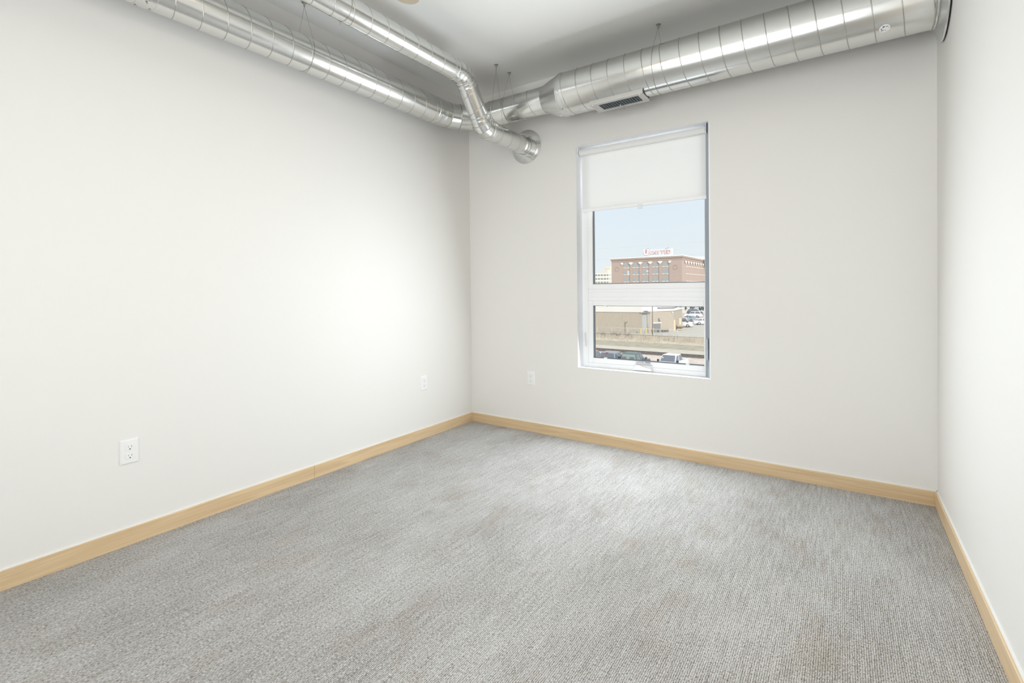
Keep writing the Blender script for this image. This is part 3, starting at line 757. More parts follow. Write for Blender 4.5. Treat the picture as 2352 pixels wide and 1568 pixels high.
# ---- ground in strips (tilted bands of asphalt, gravel, track bed, grass, lot)
def strip(name, ya, yb, mat, x0=-220, x1=160, z=G, sl=-0.03):
    # strips run nearly along x; y shifts slightly with x as the track does
    def yy(y, x): return y + sl * (x + 20)
    return struct(MB().add([(x0, yy(ya, x0), z), (x1, yy(ya, x1), z), (x1, yy(yb, x1), z), (x0, yy(yb, x0), z), (x0, yy(ya, x0), z - 1), (x1, yy(ya, x1), z - 1), (x1, yy(yb, x1), z - 1), (x0, yy(yb, x0), z - 1)],
        [(0, 1, 2, 3), (4, 7, 6, 5), (0, 4, 5, 1), (1, 5, 6, 2), (2, 6, 7, 3), (3, 7, 4, 0)]).build(name, mat))
strip('ground_parking', 4, 50.5, M['asphalt'])
strip('ground_gravel', 50.5, 57.4, M['pink_gravel'])
strip('ground_track_bed', 57.4, 60.6, M['track_bed'])
strip('ground_pale_verge', 60.6, 64.6, M['light_dirt'])
strip('ground_ballast', 64.6, 71.2, M['ballast'])
strip('ground_dry_grass', 71.2, 83.5, M['dry_grass'])
strip('ground_lot', 83.5, 620, M['lot'], x0=-400, x1=300)
tr = thing('railway_track', (-20, 59, G), 'dark railway track crossing behind the parked trucks', 'railway track')
for y in (58.2, 59.65):
    MB().add([(x, y + o - 0.03 * (x + 20), z) for x in (-60, 20) for (o, z) in ((-0.04, G), (0.04, G), (0.04, G + 0.17), (-0.04, G + 0.17))],
             [(0, 1, 2, 3), (4, 7, 6, 5), (0, 4, 5, 1), (1, 5, 6, 2), (2, 6, 7, 3), (3, 7, 4, 0)]).build('rail', M['rail'], tr)
tb = MB()
for i in range(110):
    x = -60 + i * 0.72; tb.box(x, x + 0.24, 57.7 - 0.03 * (x + 20), 60.15 - 0.03 * (x + 20), G, G + 0.05)
tb.build('ties', M['tie'], tr)

# ---- dry weeds along the fence (nobody could count them)
wd = MB()
for i in range(5200):
    x = random.uniform(-46, -10); y = random.gauss(76.5, 2.4) - 0.03 * (x + 20)
    hgt = random.uniform(0.15, 0.85) * (1.15 if random.random() < .3 else .8); w = random.uniform(0.02, 0.05); lx = random.uniform(-.25, .25)
    wd.add([(x - w, y, G), (x + w, y, G), (x + lx, y + random.uniform(-.1, .1), G + hgt)], [(0, 1, 2)])
o = wd.build('dry_weeds', M['straw'], fix=False); tag(o, 'band of dry straw coloured weeds in front of the fence', 'weeds'); o['kind'] = 'stuff'
bsh = MB()
for (bx, by) in ((-31.2, 78.2), (-30.2, 78.0), (-33.0, 78.0), (-28.6, 78.2)):
    for i in range(46):
        a = random.uniform(0, 2 * PI); l = random.uniform(.5, 1.3); e_ = random.uniform(.5, 1.4)
        bsh.tube([(bx, by, G), (bx + l * .5 * math.cos(a), by + l * .5 * math.sin(a), G + e_ * l * .6), (bx + l * math.cos(a), by + l * math.sin(a), G + e_ * l)], [0.02, 0.014, 0.006], 4)
o = bsh.build('bare_shrubs', M['twig']); tag(o, 'bare twiggy shrubs tangled along the chain link fence', 'shrubs'); o['kind'] = 'stuff'

# ---- fences
def fence(name, x0, x1, y, h, step, label, mat, mesh=True, sl=-0.0):
    t = thing(name, (x0, y, G), label, 'fence'); Y = lambda x: y + sl * (x - x0)
    MB().tube([(x0, Y(x0), G + h), (x1, Y(x1), G + h - 0.0)], 0.045, 6).build('top_rail', mat, t)
    n = int((x1 - x0) / step)
    for i in range(n + 1):
        x = x0 + step * i; MB().tube([(x, Y(x), G), (x, Y(x), G + h + 0.05)], 0.05, 6).build('post', mat, t)
    if mesh:
        w = MB()
        for i in range(int((x1 - x0) / 0.3)):
            x = x0 + 0.3 * i; w.tube([(x, Y(x), G), (x, Y(x), G + h)], 0.008, 3, caps=False)
        for j in range(1, 6): w.tube([(x0, Y(x0), G + h * j / 6), (x1, Y(x1), G + h * j / 6)], 0.007, 3, caps=False)
        w.build('wire_mesh', mat, t)
    return t
fence('chain_link_fence', -44, -20.4, 80.0, 1.42, 2.95, 'pale chain link fence with posts in front of the tan brick building', M['fence_metal'])
fence('guard_rail_fence', -44, -10.5, 76.6, 0.62, 2.4, 'low fence with a thin dark rail rising out of the weeds', M['dark_metal'], mesh=False)

# ---- tan brick building
tb_ = thing('brick_building', (-30, 90, G), 'low tan brick building with pale upper wall across the tracks', 'building')
wl_ = MB()
wl_.add([(p[0], p[1], z) for z in (G, -3.31) for p in ((-70, 82.0), (-28.95, 86.6), (-29.3, 89.0), (-44, 110), (-80, 108))],
        [(0, 1, 6, 5), (1, 2, 7, 6), (2, 3, 8, 7), (3, 4, 9, 8), (4, 0, 5, 9), (5, 6, 7, 8, 9), (4, 3, 2, 1, 0)])
wl_.build('brick_wall', M['brick_tan'], tb_)
blk = [(-28.0, 88.0), (-24.81, 93.2), (-25.98, 103.8), (-46, 107), (-31, 89.3)]
MB().prism(blk, 'z', G, -3.20).build('brick_wall', M['brick_tan'], tb_)
cop = [(-28.1, 87.8), (-24.6, 93.15), (-25.8, 104), (-46, 107.2), (-31, 89.1)]
MB().prism(cop, 'z', -3.20, -2.98).build('coping', M['roof_white'], tb_)
MB().add([(p[0], p[1], z) for z in (-3.31, -0.75) for p in ((-70, 81.9), (-28.9, 86.5), (-29.3, 92), (-48, 110), (-80, 108))],
        [(0, 1, 6, 5), (1, 2, 7, 6), (2, 3, 8, 7), (3, 4, 9, 8), (4, 0, 5, 9), (5, 6, 7, 8, 9), (4, 3, 2, 1, 0)]).build('upper_wall', M['panel'], tb_)
MB().add([(p[0], p[1], z) for z in (-2.98, -1.5) for p in ((-31.6, 95), (-26.8, 99.5), (-27.5, 104), (-40, 111))],
        [(0, 1, 5, 4), (1, 2, 6, 5), (2, 3, 7, 6), (3, 0, 4, 7), (4, 5, 6, 7)]).build('upper_wall', M['panel'], tb_)
MB().add([(p[0], p[1], z) for z in (-2.98, -2.75) for p in ((-28.2, 95.2), (-26.0, 97.0), (-26.5, 101), (-30, 99))],
        [(0, 1, 5, 4), (1, 2, 6, 5), (2, 3, 7, 6), (3, 0, 4, 7), (4, 5, 6, 7)]).build('roof_hatch', M['dark_metal'], tb_)
# recessed entrance between both volumes; its shade is put into the grey
MB().add([(p[0], p[1], z) for z in (G, -3.35) for p in ((-29.1, 87.1), (-28.15, 87.95), (-28.2, 88.1), (-29.2, 87.3))],
        [(0, 1, 5, 4), (1, 2, 6, 5), (2, 3, 7, 6), (3, 0, 4, 7), (4, 5, 6, 7)]).build('shaded_recess_wall', M['shade_grey'], tb_)
MB().tube([(-28.1, 87.75, G), (-28.1, 87.75, -3.5)], 0.07, 6).build('downspout', M['roof_white'], tb_)
MB().add([(p[0], p[1], z) for z in (-3.55, -3.30) for p in ((-29.1, 86.4), (-27.7, 88.0), (-28.2, 88.3), (-29.3, 87.2))],
        [(0, 1, 5, 4), (1, 2, 6, 5), (2, 3, 7, 6), (3, 0, 4, 7), (4, 5, 6, 7), (3, 2, 1, 0)]).build('soffit', M['dark_metal'], tb_)
d0 = Vector((-28.0, 88.0, 0)); d1 = Vector((-24.81, 93.2, 0)); dd = (d1 - d0).normalized(); nn = Vector((dd.y, -dd.x, 0))
def on_face(name, s0, s1, z0, z1, mat, dep=0.06, base=d0, dr_=dd, nr=nn, par=tb_):
    a = base + dr_ * s0; b = base + dr_ * s1; v = []
    for z in (z0, z1):
        for p in (a, b, b + nr * dep, a + nr * dep): v.append((p.x, p.y, z))
    return MB().add(v, [(0, 1, 5, 4), (1, 2, 6, 5), (2, 3, 7, 6), (3, 0, 4, 7), (4, 5, 6, 7), (3, 2, 1, 0)]).build(name, mat, par)
dw = on_face('roll_door', 1.1, 2.75, G, -5.55, M['opening'])
on_face('door_lintel', 0.9, 3.0, -5.55, -5.35, M['panel'], 0.12)
for k in range(4): on_face('door_slat', 1.15 + k * 0.42, 1.22 + k * 0.42, G, -5.6, M['dark_metal'], 0.1)
for k in range(3): on_face('door_slat', 1.1, 2.75, -6.9 + k * 0.45, -6.84 + k * 0.45, M['dark_metal'], 0.1)
on_face('wall_unit', 2.25, 2.75, -4.98, -4.6, M['shade_grey'], 0.45)
on_face('wall_lamp', 5.55, 5.75, -3.62, -3.35, M['sign_white'], 0.25)
d2 = Vector((-24.81, 93.2, 0)); d3 = Vector((-25.98, 103.8, 0)); de = (d3 - d2).normalized(); ne = Vector((de.y, -de.x, 0))
on_face('service_door', 0.1, 1.6, G, -5.05, M['tan_paint'], 0.06, d2, de, ne)
on_face('service_door', 6.5, 9.0, G, -5.1, M['tan_paint'], 0.06, d2, de, ne)
pt = thing('pallet_stack', (-24.6, 96.3, G), 'brown wooden crate stack beside the tan service doors', 'crate')
for k in range(3): MB().box(-25.0, -24.1, 96.2, 97.6, G + 0.05 + k * 0.36, G + 0.35 + k * 0.36).build('crate', M['tie'] if k == 1 else M['straw'], pt)
for i, (x, y) in enumerate(((-28.78, 85.7), (-28.05, 86.8), (-27.3, 88.3))):
    o = MB().lathe([(0, 0.10), (0.95, 0.10), (1.02, 0.06), (1.04, 0.001)], (x, y, G), (0, 0, 1), 12).build('bollard', M['yellow'])
    tag(o, ('yellow bollard furthest from the dark door, leftmost of three', 'yellow bollard beside the grey recess, middle of three', 'yellow bollard right beside the dark roll door')[i], 'bollard', 'yellow bollards')
dm = thing('meter_cage', (-26.2, 90.4, G), 'dark metal utility cage on the pavement by the brick building', 'utility box')
for k in range(5): MB().box(-26.7 + k * 0.3, -26.5 + k * 0.3, 89.6 + k * .45, 89.9 + k * .45, G, G + 0.55).build('cage_panel', M['dark_metal'], dm)

# ---- light pole whose shadow falls on the brick wall
lp = thing('light_pole', (-24.99, 80.97, G), 'thin grey light pole standing right of the door behind the fence', 'light pole')
MB().tube([(-24.99, 80.97, G), (-24.99, 80.97, -0.35)], 0.085, 8).build('pole', M['dark_metal'], lp)
MB().tube([(-24.99, 80.97, -0.35), (-24.75, 80.80, -0.10), (-24.45, 80.60, 0.10)], 0.07, 8).build('arm', M['dark_metal'], lp)
MB().box(-0.35, 1.35, -0.20, 0.20, -0.10, 0.10, Matrix.Translation((-24.0, 80.30, 0.22)) @ Matrix.Rotation(R(-34), 4, 'Z') @ Matrix.Rotation(R(-30), 4, 'Y')).build('lamp_head', M['dark_metal'], lp, bevel=0.06)

# ---- overhead wires
def wire(p0, p1, label, sag=0.35):
    p0, p1 = Vector(p0), Vector(p1); d = p1 - p0; a = p0 - d * 0.8; b = p1 + d * 0.8
    pts = [a + (b - a) * (i / 24) - Vector((0, 0, sag * (1 - (2 * i / 24 - 1) ** 2))) for i in range(25)]
    tag(MB().tube(pts, 0.013, 5).build('overhead_wire', M['cable_grey']), label, 'wire', 'overhead wires')
wire((-35.14, 80.04, 8.95), (-18.47, 91.46, 10.2), 'faint overhead wire, highest of those crossing the sky')
wire((-35.55, 79.74, 6.9), (-18.47, 91.43, 7.85), 'faint overhead wire level with the brick building parapet')
wire((-167.14, 365.44, 17.3), (-156.13, 372.98, 17.8), 'faint overhead wire passing over the cream parking ramp', 0.2)

# ---- big red brick building
ub = thing('warehouse_building', (-66.6, 256.1, G), 'large red brick office block with white capitals and rooftop sign', 'building')
A0 = Vector((-106.46, 257.93, 0)); B0 = Vector((-66.61, 256.11, 0)); D0 = Vector((-66.83, 308.06, 0)); TOP = 18.35
fd = (B0 - A0).normalized(); fn_ = Vector((fd.y, -fd.x, 0)); rd = (D0 - B0).normalized(); rn = Vector((rd.y, -rd.x, 0))
FW = (B0 - A0).length; E0 = A0 + rd * 60; R1 = B0 + rd * 78
def poly_block(name, z0, z1, out, mat):
    a = A0 - fd * out + fn_ * out; b = B0 + fd * out + fn_ * out; c = R1 + rn * out + rd * out; d = A0 + rd * 78 - fd * out
    v = [(p.x, p.y, z) for z in (z0, z1) for p in (a, b, c, d)]
    return MB().add(v, [(0, 1, 5, 4), (1, 2, 6, 5), (2, 3, 7, 6), (3, 0, 4, 7), (4, 5, 6, 7), (3, 2, 1, 0)]).build(name, mat, ub)
poly_block('brick_wall', G, 16.4, 0, M['brick_red'])
poly_block('cornice', 16.4, 16.55, 0.22, M['brick_red']); poly_block('cornice', 16.55, 17.35, 0.12, M['brick_red'])
poly_block('cornice', 17.35, 17.6, 0.42, M['brick_red']); poly_block('cornice', 17.6, 18.25, 0.62, M['brick_red'])
poly_block('parapet_cap', 18.25, 18.85, 0.85, M['roof_white'])
def face_box(name, s0, s1, z0, z1, mat, out0, out1, base, dv, nv, par):
    v = []
    for z in (z0, z1):
        for (s_, o2) in ((s0, out0), (s1, out0), (s1, out1), (s0, out1)):
            p = base + dv * s_ + nv * o2; v.append((p.x, p.y, z))
    return MB().add(v, [(0, 1, 5, 4), (1, 2, 6, 5), (2, 3, 7, 6), (3, 0, 4, 7), (4, 5, 6, 7), (3, 2, 1, 0)]).build(name, mat, par)
wins = [7.27, 9.45, 12.81, 14.95, 18.35, 20.50, 23.92, 26.02, 29.39, 31.48]
for b in range(5):   # recessed bay fields slightly darker by real depth: piers stand proud
    for r_, zt_ in enumerate((15.25, 11.35, 7.35, 3.3)):
        for s0 in wins[2 * b:2 * b + 2]:
            odd = (b == 2 and r_ == 1 and s0 == 20.50) or (b == 0 and r_ == 1 and s0 == 9.45)
            w_ = face_box('window', s0, s0 + 1.28, zt_ - 2.05, zt_, M['win_glass'], -0.05, 0.03, A0, fd, fn_, ub)
            if odd: face_box('window_blind', s0, s0 + 1.28, zt_ - (0.95 if b == 2 else 2.0), zt_, M['blind_glass'], 0.03, 0.05, A0, fd, fn_, w_)
            face_box('meeting_rail', s0, s0 + 1.28, zt_ - 1.08, zt_ - 0.98, M['shade_grey'], 0.02, 0.06, A0, fd, fn_, w_)
            face_box('window_sill', s0 - 0.22, s0 + 1.42, zt_ - 2.42, zt_ - 2.08, M['stone'], 0.0, 0.20, A0, fd, fn_, ub)
piers = [(0.0, 6.75)] + [((wins[2 * b + 1] + 1.62), (wins[2 * b + 2] - 0.35)) for b in range(4)] + [(33.15, FW)]
for (s0, s1) in piers: face_box('pier', s0, s1, G, 16.3, M['brick_red'], 0.0, 0.30, A0, fd, fn_, ub)
def capital(sc0, base, dv, nv, hw=1.28, top=16.05, half=None):
    steps = ((1.0, 0.0, 0.42), (0.82, 0.42, 0.80), (0.52, 0.80, 1.15), (0.22, 1.15, 1.5))
    mb = MB()
    for (k, a, b) in steps:
        x0, x1 = sc0 - hw * k, sc0 + hw * k
        if half == 'L': x0 = max(x0, sc0 - hw * (1.0 if a < .4 else .75)); x1 = sc0 + 0.35; 
        if half == 'R': x0 = sc0 - 0.35; x1 = sc0 + hw * (1.0 if a < .4 else .75)
        if half and a >= 1.0: continue
        n0 = len(mb.v); v = []
        for z in (top - b, top - a):
            for (s_, o2) in ((x0, 0.25), (x1, 0.25), (x1, 0.55), (x0, 0.55)):
                p = base + dv * s_ + nv * o2; v.append((p.x, p.y, z))
        mb.add(v, [(0, 1, 5, 4), (1, 2, 6, 5), (2, 3, 7, 6), (3, 0, 4, 7), (4, 5, 6, 7), (3, 2, 1, 0)])
    return mb.build('pier_capital', M['stone'], ub)
capital(6.75, A0, fd, fn_, 1.2, half='L')
for b in range(4): capital((wins[2 * b + 1] + 1.28 + wins[2 * b + 2]) / 2, A0, fd, fn_)
capital(33.2, A0, fd, fn_, 1.2, half='R')
for s0 in (3.32, 36.33):
    c = A0 + fd * s0 + fn_ * 0.33
    MB().tube([c + (fd * math.cos(2 * PI * j / 24) + Vector((0, 0, 1)) * math.sin(2 * PI * j / 24)) * 1.15 + Vector((0, 0, 12.4)) for j in range(24)], 0.10, 6, closed=True).build('medallion', M['medal'], ub)
# side face: nine bays
for k in range(11):
    s0 = 7.2 + k * 5.6
    capital(s0 - 1.0, B0, rd, rn, 1.5, top=15.95)
    for zt_ in (15.25, 11.35, 7.35):
        for q in (0.6, 2.6):
            w_ = face_box('window', s0 + q, s0 + q + 1.35, zt_ - 2.1, zt_, M['brick_red'], -0.2, 0.02, B0, rd, rn, ub)
            face_box('window_sill', s0 + q - 0.1, s0 + q + 1.45, zt_ - 2.45, zt_ - 2.1, M['stone'], 0.0, 0.25, B0, rd, rn, ub)
MB().box(-72, -56, 300, 318, 18.4, 20.2).build('penthouse', M['sign_board'], ub)

# ---- rooftop sign UNITED with round U emblem
sg = thing('rooftop_sign', (-85, 258, TOP), 'red and white rooftop sign reading UNITED beside a round emblem', 'sign')
SB = A0 - fn_ * 1.2
face_box('sign_board', 22.0, 34.0, 18.9, 22.75, M['sign_board'], -2.2, -0.25, SB, fd, fn_, sg)
sgm = Matrix(((fd.x, 0, fn_.x, 0), (fd.y, 0, fn_.y, 0), (0, 1, 0, 0), (0, 0, 0, 1)))
def place(s_, z, out):
    p = SB + fd * s_ + fn_ * out + Vector((0, 0, z)); return Matrix.Translation(p) @ sgm
for i, ch in enumerate('UNITED'):
    s_ = 23.2 + i * 1.90 + (0.05 if i > 2 else 0)
    lt = text_mesh('letter', ch, 2.75, M['red'], sg, place(s_, 20.90, 0.0), 0.10, 0.09)
    text_mesh('letter_face', ch, 2.75, M['sign_white'], lt, place(s_, 20.90, 0.14), 0.05, -0.01)
em = MB().lathe([(-0.15, 0.001), (-0.15, 1.62), (0.1, 1.62), (0.1, 0.001)], SB + fd * 20.0 + Vector((0, 0, 21.15)), fn_, 40).build('emblem_disc', M['red'], sg)
text_mesh('emblem_letter', 'U', 3.9, M['sign_white'], em, place(20.0, 21.15, 0.22), 0.08, 0.17)
face_box('emblem_slot', 19.86, 20.14, 20.6, 22.7, M['sign_blue'], 0.26, 0.34, SB, fd, fn_, em)
for s_ in (21.2, 32.2): face_box('sign_floodlight', s_ - 0.7, s_ + 0.7, 23.2, 23.35, M['shade_grey'], 0.2, 0.5, SB, fd, fn_, sg)
for s_ in (19.0, 21.0, 24, 27, 30, 33): face_box('sign_post', s_ - 0.08, s_ + 0.08, 18.8, 19.9, M['sign_board'], -0.3, -0.26, SB, fd, fn_, sg)

# ---- parking ramp on the left, with tower block
pr_ = thing('parking_ramp', (-174, 393, G), 'cream concrete parking ramp with rows of dark openings, left of the brick block', 'building')
pa = Vector((-184.4, 390.0, 0)); pb = Vector((-164.3, 396.4, 0)); pd = (pb - pa).normalized(); pn_ = Vector((pd.y, -pd.x, 0))
v = [(p.x, p.y, z) for z in (G, 15.5) for p in (pa, pb, pb - pn_ * 12, pa - pn_ * 12)]
MB().add(v, [(0, 1, 5, 4), (1, 2, 6, 5), (2, 3, 7, 6), (3, 0, 4, 7), (4, 5, 6, 7)]).build('concrete_body', M['cream'], pr_)
for r_ in range(4):
    z = 12.9 - r_ * 3.25
    for k in range(7): face_box('deck_opening', 0.9 + k * 2.62, 0.9 + k * 2.62 + (2.1 if k < 6 else 1.5), z, z + 1.55, M['opening'], -0.2, 0.03, pa, pd, pn_, pr_)
    for q in (18.9, 20.2): face_box('deck_opening', q, q + 0.3, z, z + 1.55, M['opening'], -0.2, 0.03, pa, pd, pn_, pr_)
tw = thing('stair_tower', (-180, 423, G), 'pale yellow stair tower rising above the parking ramp', 'building')
MB().box(-182.6, -177.2, 423, 430, G, 23.0).build('tower_wall', M['tower'], tw)
MB().box(-183.0, -175.0, 412, 420, G, 19.0).build('lower_wall', M['cream'], tw)
MB().box(-181.9, -178.6, 422.8, 423.02, 20.6, 21.4).build('roof_band', M['panel'], tw)

# ---- vehicles
def car_paint(name, c): return pmat(name, c, 0.35, spec=0.3)
M['paint_white'] = car_paint('white_paint', (0.82, 0.83, 0.84)); M['paint_grey'] = car_paint('grey_paint', (0.30, 0.34, 0.37)); M['paint_green'] = car_paint('dark_green_paint', (0.12, 0.16, 0.16))
M['paint_red'] = car_paint('dark_red_paint', (0.45, 0.25, 0.28)); M['paint_blue'] = car_paint('blue_grey_paint', (0.42, 0.50, 0.55)); M['paint_dark'] = car_paint('dark_blue_paint', (0.13, 0.15, 0.19))
M['car_glass'] = pmat('car_glass', (0.17, 0.19, 0.22), 0.12); M['car_glass_green'] = pmat('car_glass_light', (0.30, 0.38, 0.35), 0.15)
M['tyre'] = pmat('tyre_rubber', (0.06, 0.06, 0.06), 0.8); M['hub'] = pmat('wheel_hub', (0.55, 0.56, 0.57), 0.35, 0.6)
M['lamp_red'] = pmat('tail_lamp_red', (0.6, 0.06, 0.05), 0.3); M['lamp_clear'] = pmat('head_lamp', (0.8, 0.82, 0.85), 0.2); M['stripe_red'] = pmat('faded_red_stripe', (0.70, 0.40, 0.37), 0.5); M['bed'] = pmat('bed_liner', (0.22, 0.21, 0.24), 0.8)
def vehicle(name, kind, loc, heading, paint, label, glass='car_glass', wd_=1.9, extra=None):
    """x forward, y left, origin on the ground under the middle; greenhouse tapers towards the roof."""
    t = bpy.data.objects.new(name, None); COL.objects.link(t); tag(t, label, 'truck' if kind == 'pickup' else ('van' if kind == 'van' else 'car'))
    P_ = M[paint]; hw = wd_ / 2
    if kind == 'pickup': L_, hood, belt, roof = 5.8, 1.08, 1.20, 1.90; xs = (1.20, 0.55, -0.95, -1.10); tail = 1.18
    elif kind == 'suv': L_, hood, belt, roof = 4.8, 1.02, 1.10, 1.75; xs = (1.15, 0.45, -1.85, -2.25); tail = 1.08
    elif kind == 'van': L_, hood, belt, roof = 5.0, 1.05, 1.15, 2.05; xs = (1.75, 1.15, -2.25, -2.42); tail = 1.15
    else: L_, hood, belt, roof = 4.7, 0.82, 0.95, 1.42; xs = (0.95, 0.25, -1.15, -1.85); tail = 0.98
    h = L_ / 2; a_, b_, c_, d_ = xs
    body = MB()
    if kind == 'pickup':
        prof = [(-h, 0.45), (-h, 1.02), (-h + .02, tail), (d_ - .02, tail), (d_, belt), (a_, belt), (a_ + .15, hood + .06), (h - .25, hood - .04), (h - .03, hood - .16), (h, 0.5), (h - .1, 0.35), (-h + .1, 0.35)]
        n = len(prof)
        front = [(d_, 0.35), (d_, belt), (a_, belt), (a_ + .15, hood + .06), (h - .25, hood - .04), (h - .03, hood - .16), (h, 0.5), (h - .1, 0.35)]
        body.prism(front, 'y', -hw, hw)
        body.box(-h, d_, -hw, -hw + 0.10, 0.45, tail).box(-h, d_, hw - 0.10, hw, 0.45, tail).box(-h, -h + 0.08, -hw, hw, 0.45, tail).box(-h, d_, -hw, hw, 0.40, 0.62)
    else:
        prof = [(-h, 0.45), (-h + .05, tail), (d_, belt), (a_, belt), (a_ + .15, hood + .05), (h - .3, hood - .06), (h - .04, hood - .22), (h, 0.5), (h - .12, 0.32), (-h + .12, 0.32)]
        body.prism(prof, 'y', -hw, hw)
    bo = body.build('body', P_, t, bevel=0.05)
    # greenhouse: pillars and roof in body colour
    rt = hw - 0.20; bt = hw - 0.05
    def q(x, s, top): return (x, s * (rt if top else bt), roof if top else belt)
    gl = MB().add([q(a_, 1, 0), q(a_, -1, 0), q(d_, -1, 0), q(d_, 1, 0), q(b_, 1, 1), q(b_, -1, 1), q(c_, -1, 1), q(c_, 1, 1)], [(0, 1, 5, 4), (1, 2, 6, 5), (2, 3, 7, 6), (3, 0, 4, 7), (4, 5, 6, 7)])
    gl.build('cab', P_, t, bevel=0.05)
    MB().box(c_ + .05, b_ - .05, -rt + .05, rt - .05, roof - .005, roof + 0.025).build('roof_panel', P_, t, bevel=0.02)
    def lerp(p, r_, f): return tuple(p[i] + (r_[i] - p[i]) * f for i in range(3))
    def pane(nm, c4, g, inset=0.10, out=0.012):
        c4 = [Vector(x) for x in c4]; cen = sum(c4, Vector()) / 4; nr = (c4[1] - c4[0]).cross(c4[3] - c4[0]).normalized()
        if nr.dot(cen - Vector((cen.x * 0.5 - .2, 0, 1.2))) < 0: nr = -nr
        ins = [p + (cen - p).normalized() * inset + nr * out for p in c4]; back = [p - nr * 0.03 for p in ins]
        return MB().add(ins + back, [(0, 1, 2, 3), (7, 6, 5, 4), (0, 4, 5, 1), (1, 5, 6, 2), (2, 6, 7, 3), (3, 7, 4, 0)]).build(nm, M[g], t)
    pane('windshield', [q(a_, 1, 0), q(a_, -1, 0), q(b_, -1, 1), q(b_, 1, 1)], glass)
    pane('rear_window', [q(d_, 1, 0), q(d_, -1, 0), q(c_, -1, 1), q(c_, 1, 1)], glass)
    for s in (1, -1):
        mid = (a_ + d_) / 2; midt = (b_ + c_) / 2
        pane('side_window', [q(a_, s, 0), q(mid, s, 0), q(midt, s, 1), q(b_, s, 1)], 'car_glass', 0.09)
        if kind != 'van': pane('side_window', [q(mid, s, 0), q(d_, s, 0), q(c_, s, 1), q(midt, s, 1)], 'car_glass', 0.09)
        mr = MB().box(a_ - .25, a_ - .05, s * (hw + .03), s * (hw + .23), belt - .02, belt + .22); mr.build('side_mirror', M['dark'] if paint == 'paint_white' else P_, t, bevel=0.03)
        MB().box(h - .12, h + .01, s * (hw - .40), s * (hw - .05), hood - .38, hood - .20).build('headlight', M['lamp_clear'], t)
        MB().box(-h - .012, -h + .05, s * (hw - .16), s * (hw - .01), 0.72, tail - .05).build('tail_light', M['lamp_red'], t)
        for x in (h - 1.0, -h + 1.15):
            w_ = MB().lathe([(-.11, 0.001), (-.11, .30), (-.09, .36), (.09, .36), (.11, .30), (.11, 0.001)], (x, s * (hw - .10), .36), (0, 1, 0), 24).build('wheel', M['tyre'], t)
            MB().lathe([(0, 0.21), (s * .012, .19), (s * .02, 0.001)], (x, s * (hw + .012), .36), (0, 1, 0), 16).build('hub_cap', M['hub'], w_)
    MB().box(h - .06, h + .06, -hw + .05, hw - .05, .38, .60).build('bumper', M['hub'] if kind == 'pickup' else P_, t, bevel=0.02)
    MB().box(-h - .08, -h + .04, -hw + .05, hw - .05, .42, .62).build('bumper', M['hub'] if kind == 'pickup' else P_, t, bevel=0.02)
    MB().box(h - .05, h + .012, -hw + .42, hw - .42, .64, hood - .22).build('grille', M['dark'], t)
    MB().box(-h - .02, -h + .01, -0.16, 0.16, .66, .82).build('licence_plate', M['sign_white'], t)
    if extra: extra(t, h, hw, belt, roof, a_, d_)
    t.location = loc; t.rotation_euler = (0, 0, heading)
    return t
S_ = R(-90); N_ = R(90)
def white_extra(t, h, hw, belt, roof, a_, d_):
    MB().box(-h + .08, d_ - .02, -hw + .10, hw - .10, .62, .66).build('bed_liner', M['bed'], t)
    MB().box(a_ + .5, a_ + .95, -0.35, 0.35, 1.10, 1.115).build('hood_vent', M['paint_grey'], t)
    MB().box(a_ - .32, a_ - .30, -hw + .30, -hw + .42, 1.56, 1.66).build('windshield_sticker', M['sign_white'], t)
def gray_extra(t, h, hw, belt, roof, a_, d_):
    MB().box(-h + .08, d_ - .02, -hw + .10, hw - .10, .62, .66).build('bed_liner', M['bed'], t)
    MB().box(d_ + .02, d_ + .06, -0.12, 0.12, roof - .01, roof + 0.05).build('brake_light', M['lamp_red'], t)
def green_extra(t, h, hw, belt, roof, a_, d_):
    MB().box(-h + .08, d_ - .02, -hw + .10, hw - .10, .62, .66).build('bed_liner', M['bed'], t)
    for s in (0.42, -0.42): MB().box(d_ - .05, d_ - .02, s - .2, s + .2, belt + .02, belt + .42).build('headrest', M['bed'], t, bevel=0.03)
vehicle('pickup_truck', 'pickup', (-11.75, 46.4, G), R(-94), 'paint_white', 'white pickup truck with its windshield facing the window, rightmost in the parking row', extra=white_extra).scale = (0.92, 0.92, 0.92)
vehicle('pickup_truck', 'pickup', (-15.15, 44.5, G), N_, 'paint_green', 'dark green pickup truck seen from behind between the grey and white trucks', glass='car_glass_green', extra=green_extra)
vehicle('pickup_truck', 'pickup', (-17.35, 44.3, G), N_, 'paint_grey', 'grey pickup truck seen from behind, second from the left in the row', extra=gray_extra)
vehicle('parked_car', 'suv', (-20.25, 45.4, G), N_, 'paint_red', 'dark red car cut off by the left edge of the window glass')
def van_extra(t, h, hw, belt, roof, a_, d_):
    MB().box(-h + .2, h - 1.4, -hw - .012, hw + .012, 1.70, 1.80).build('stripe', M['stripe_red'], t)['label'] = 'broken red stripe along the roof line'
vehicle('work_van', 'van', (-26.75, 105.6, G), R(8), 'paint_white', 'white van with a red roof line stripe by the corner of the brick building', extra=van_extra, wd_=2.0)
vehicle('parked_car', 'sedan', (-24.0, 114.6, G), R(25), 'paint_white', 'white sedan parked right behind the white van')
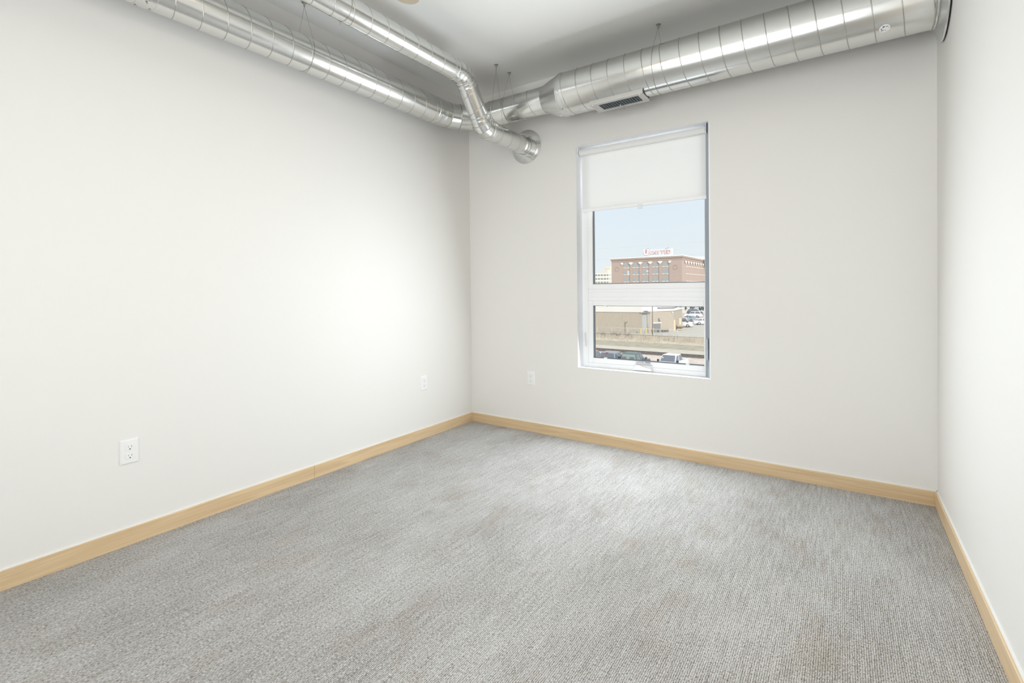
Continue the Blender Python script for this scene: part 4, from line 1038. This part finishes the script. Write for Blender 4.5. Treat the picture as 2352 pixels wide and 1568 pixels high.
vehicle('parked_car', 'sedan', (-30.3, 125.5, G), R(170), 'paint_blue', 'pale blue grey car above the white van in the lot')
vehicle('parked_car', 'suv', (-33.4, 143.2, G), R(185), 'paint_white', 'white sport utility vehicle furthest back on the pale lot')
vehicle('parked_car', 'suv', (-36.5, 158, G), R(10), 'paint_dark', 'dark blue vehicle in front of the dark trees, left one')
vehicle('parked_car', 'suv', (-31.0, 160, G), R(10), 'paint_dark', 'dark blue vehicle in front of the dark trees, right one')
for i, x in enumerate((-44.3, -42.6)):
    o = MB().box(x, x + 0.8, 172, 172.8, G, G + 3.0 - i * 0.8).build('concrete_post', M['cream']); tag(o, ('tall cream post before the dark trees behind the lot', 'shorter cream post before the dark trees behind the lot')[i], 'post')
tag(MB().box(-70, -10, 168, 168.3, G, G + 0.9).build('low_wall', M['cream']), 'low cream wall at the far end of the pale lot', 'wall')
def tree(x, y, h, r, label):
    t = thing('dark_tree', (x, y, G), label, 'tree', 'trees behind the lot')
    MB().tube([(x, y, G), (x, y, G + h * .6)], [0.35, 0.15], 8).build('trunk', M['conifer_bark'], t)
    c = MB()
    for i in range(420):
        a = random.uniform(0, 2 * PI); zz = random.random(); rr = r * (1 - zz * .75) * math.sqrt(random.random()); s = random.uniform(.25, .7)
        p = Vector((x + rr * math.cos(a), y + rr * math.sin(a), G + 0.6 + zz * (h - .6)))
        d = Vector((random.gauss(0, 1), random.gauss(0, 1), random.gauss(0, 1))).normalized(); u, v_ = frame_of(d)
        c.add([p - u * s, p + v_ * s * .6, p + u * s, p - v_ * s * .6], [(0, 1, 2, 3)])
    c.build('crown', M['tree_dark'], t, fix=False)
for i, (x, y, h_, r_) in enumerate(((-61.5, 178, 7, 4), (-53.2, 177, 6.5, 3.9), (-44.9, 178, 7, 4), (-36.6, 177, 6.5, 4), (-28.3, 178, 7, 4))):
    tree(x, y, h_, r_, 'dark tree behind the lot, ' + ('leftmost of the five', 'second from the left', 'middle one, behind the cream posts', 'second from the right', 'rightmost of the five')[i])
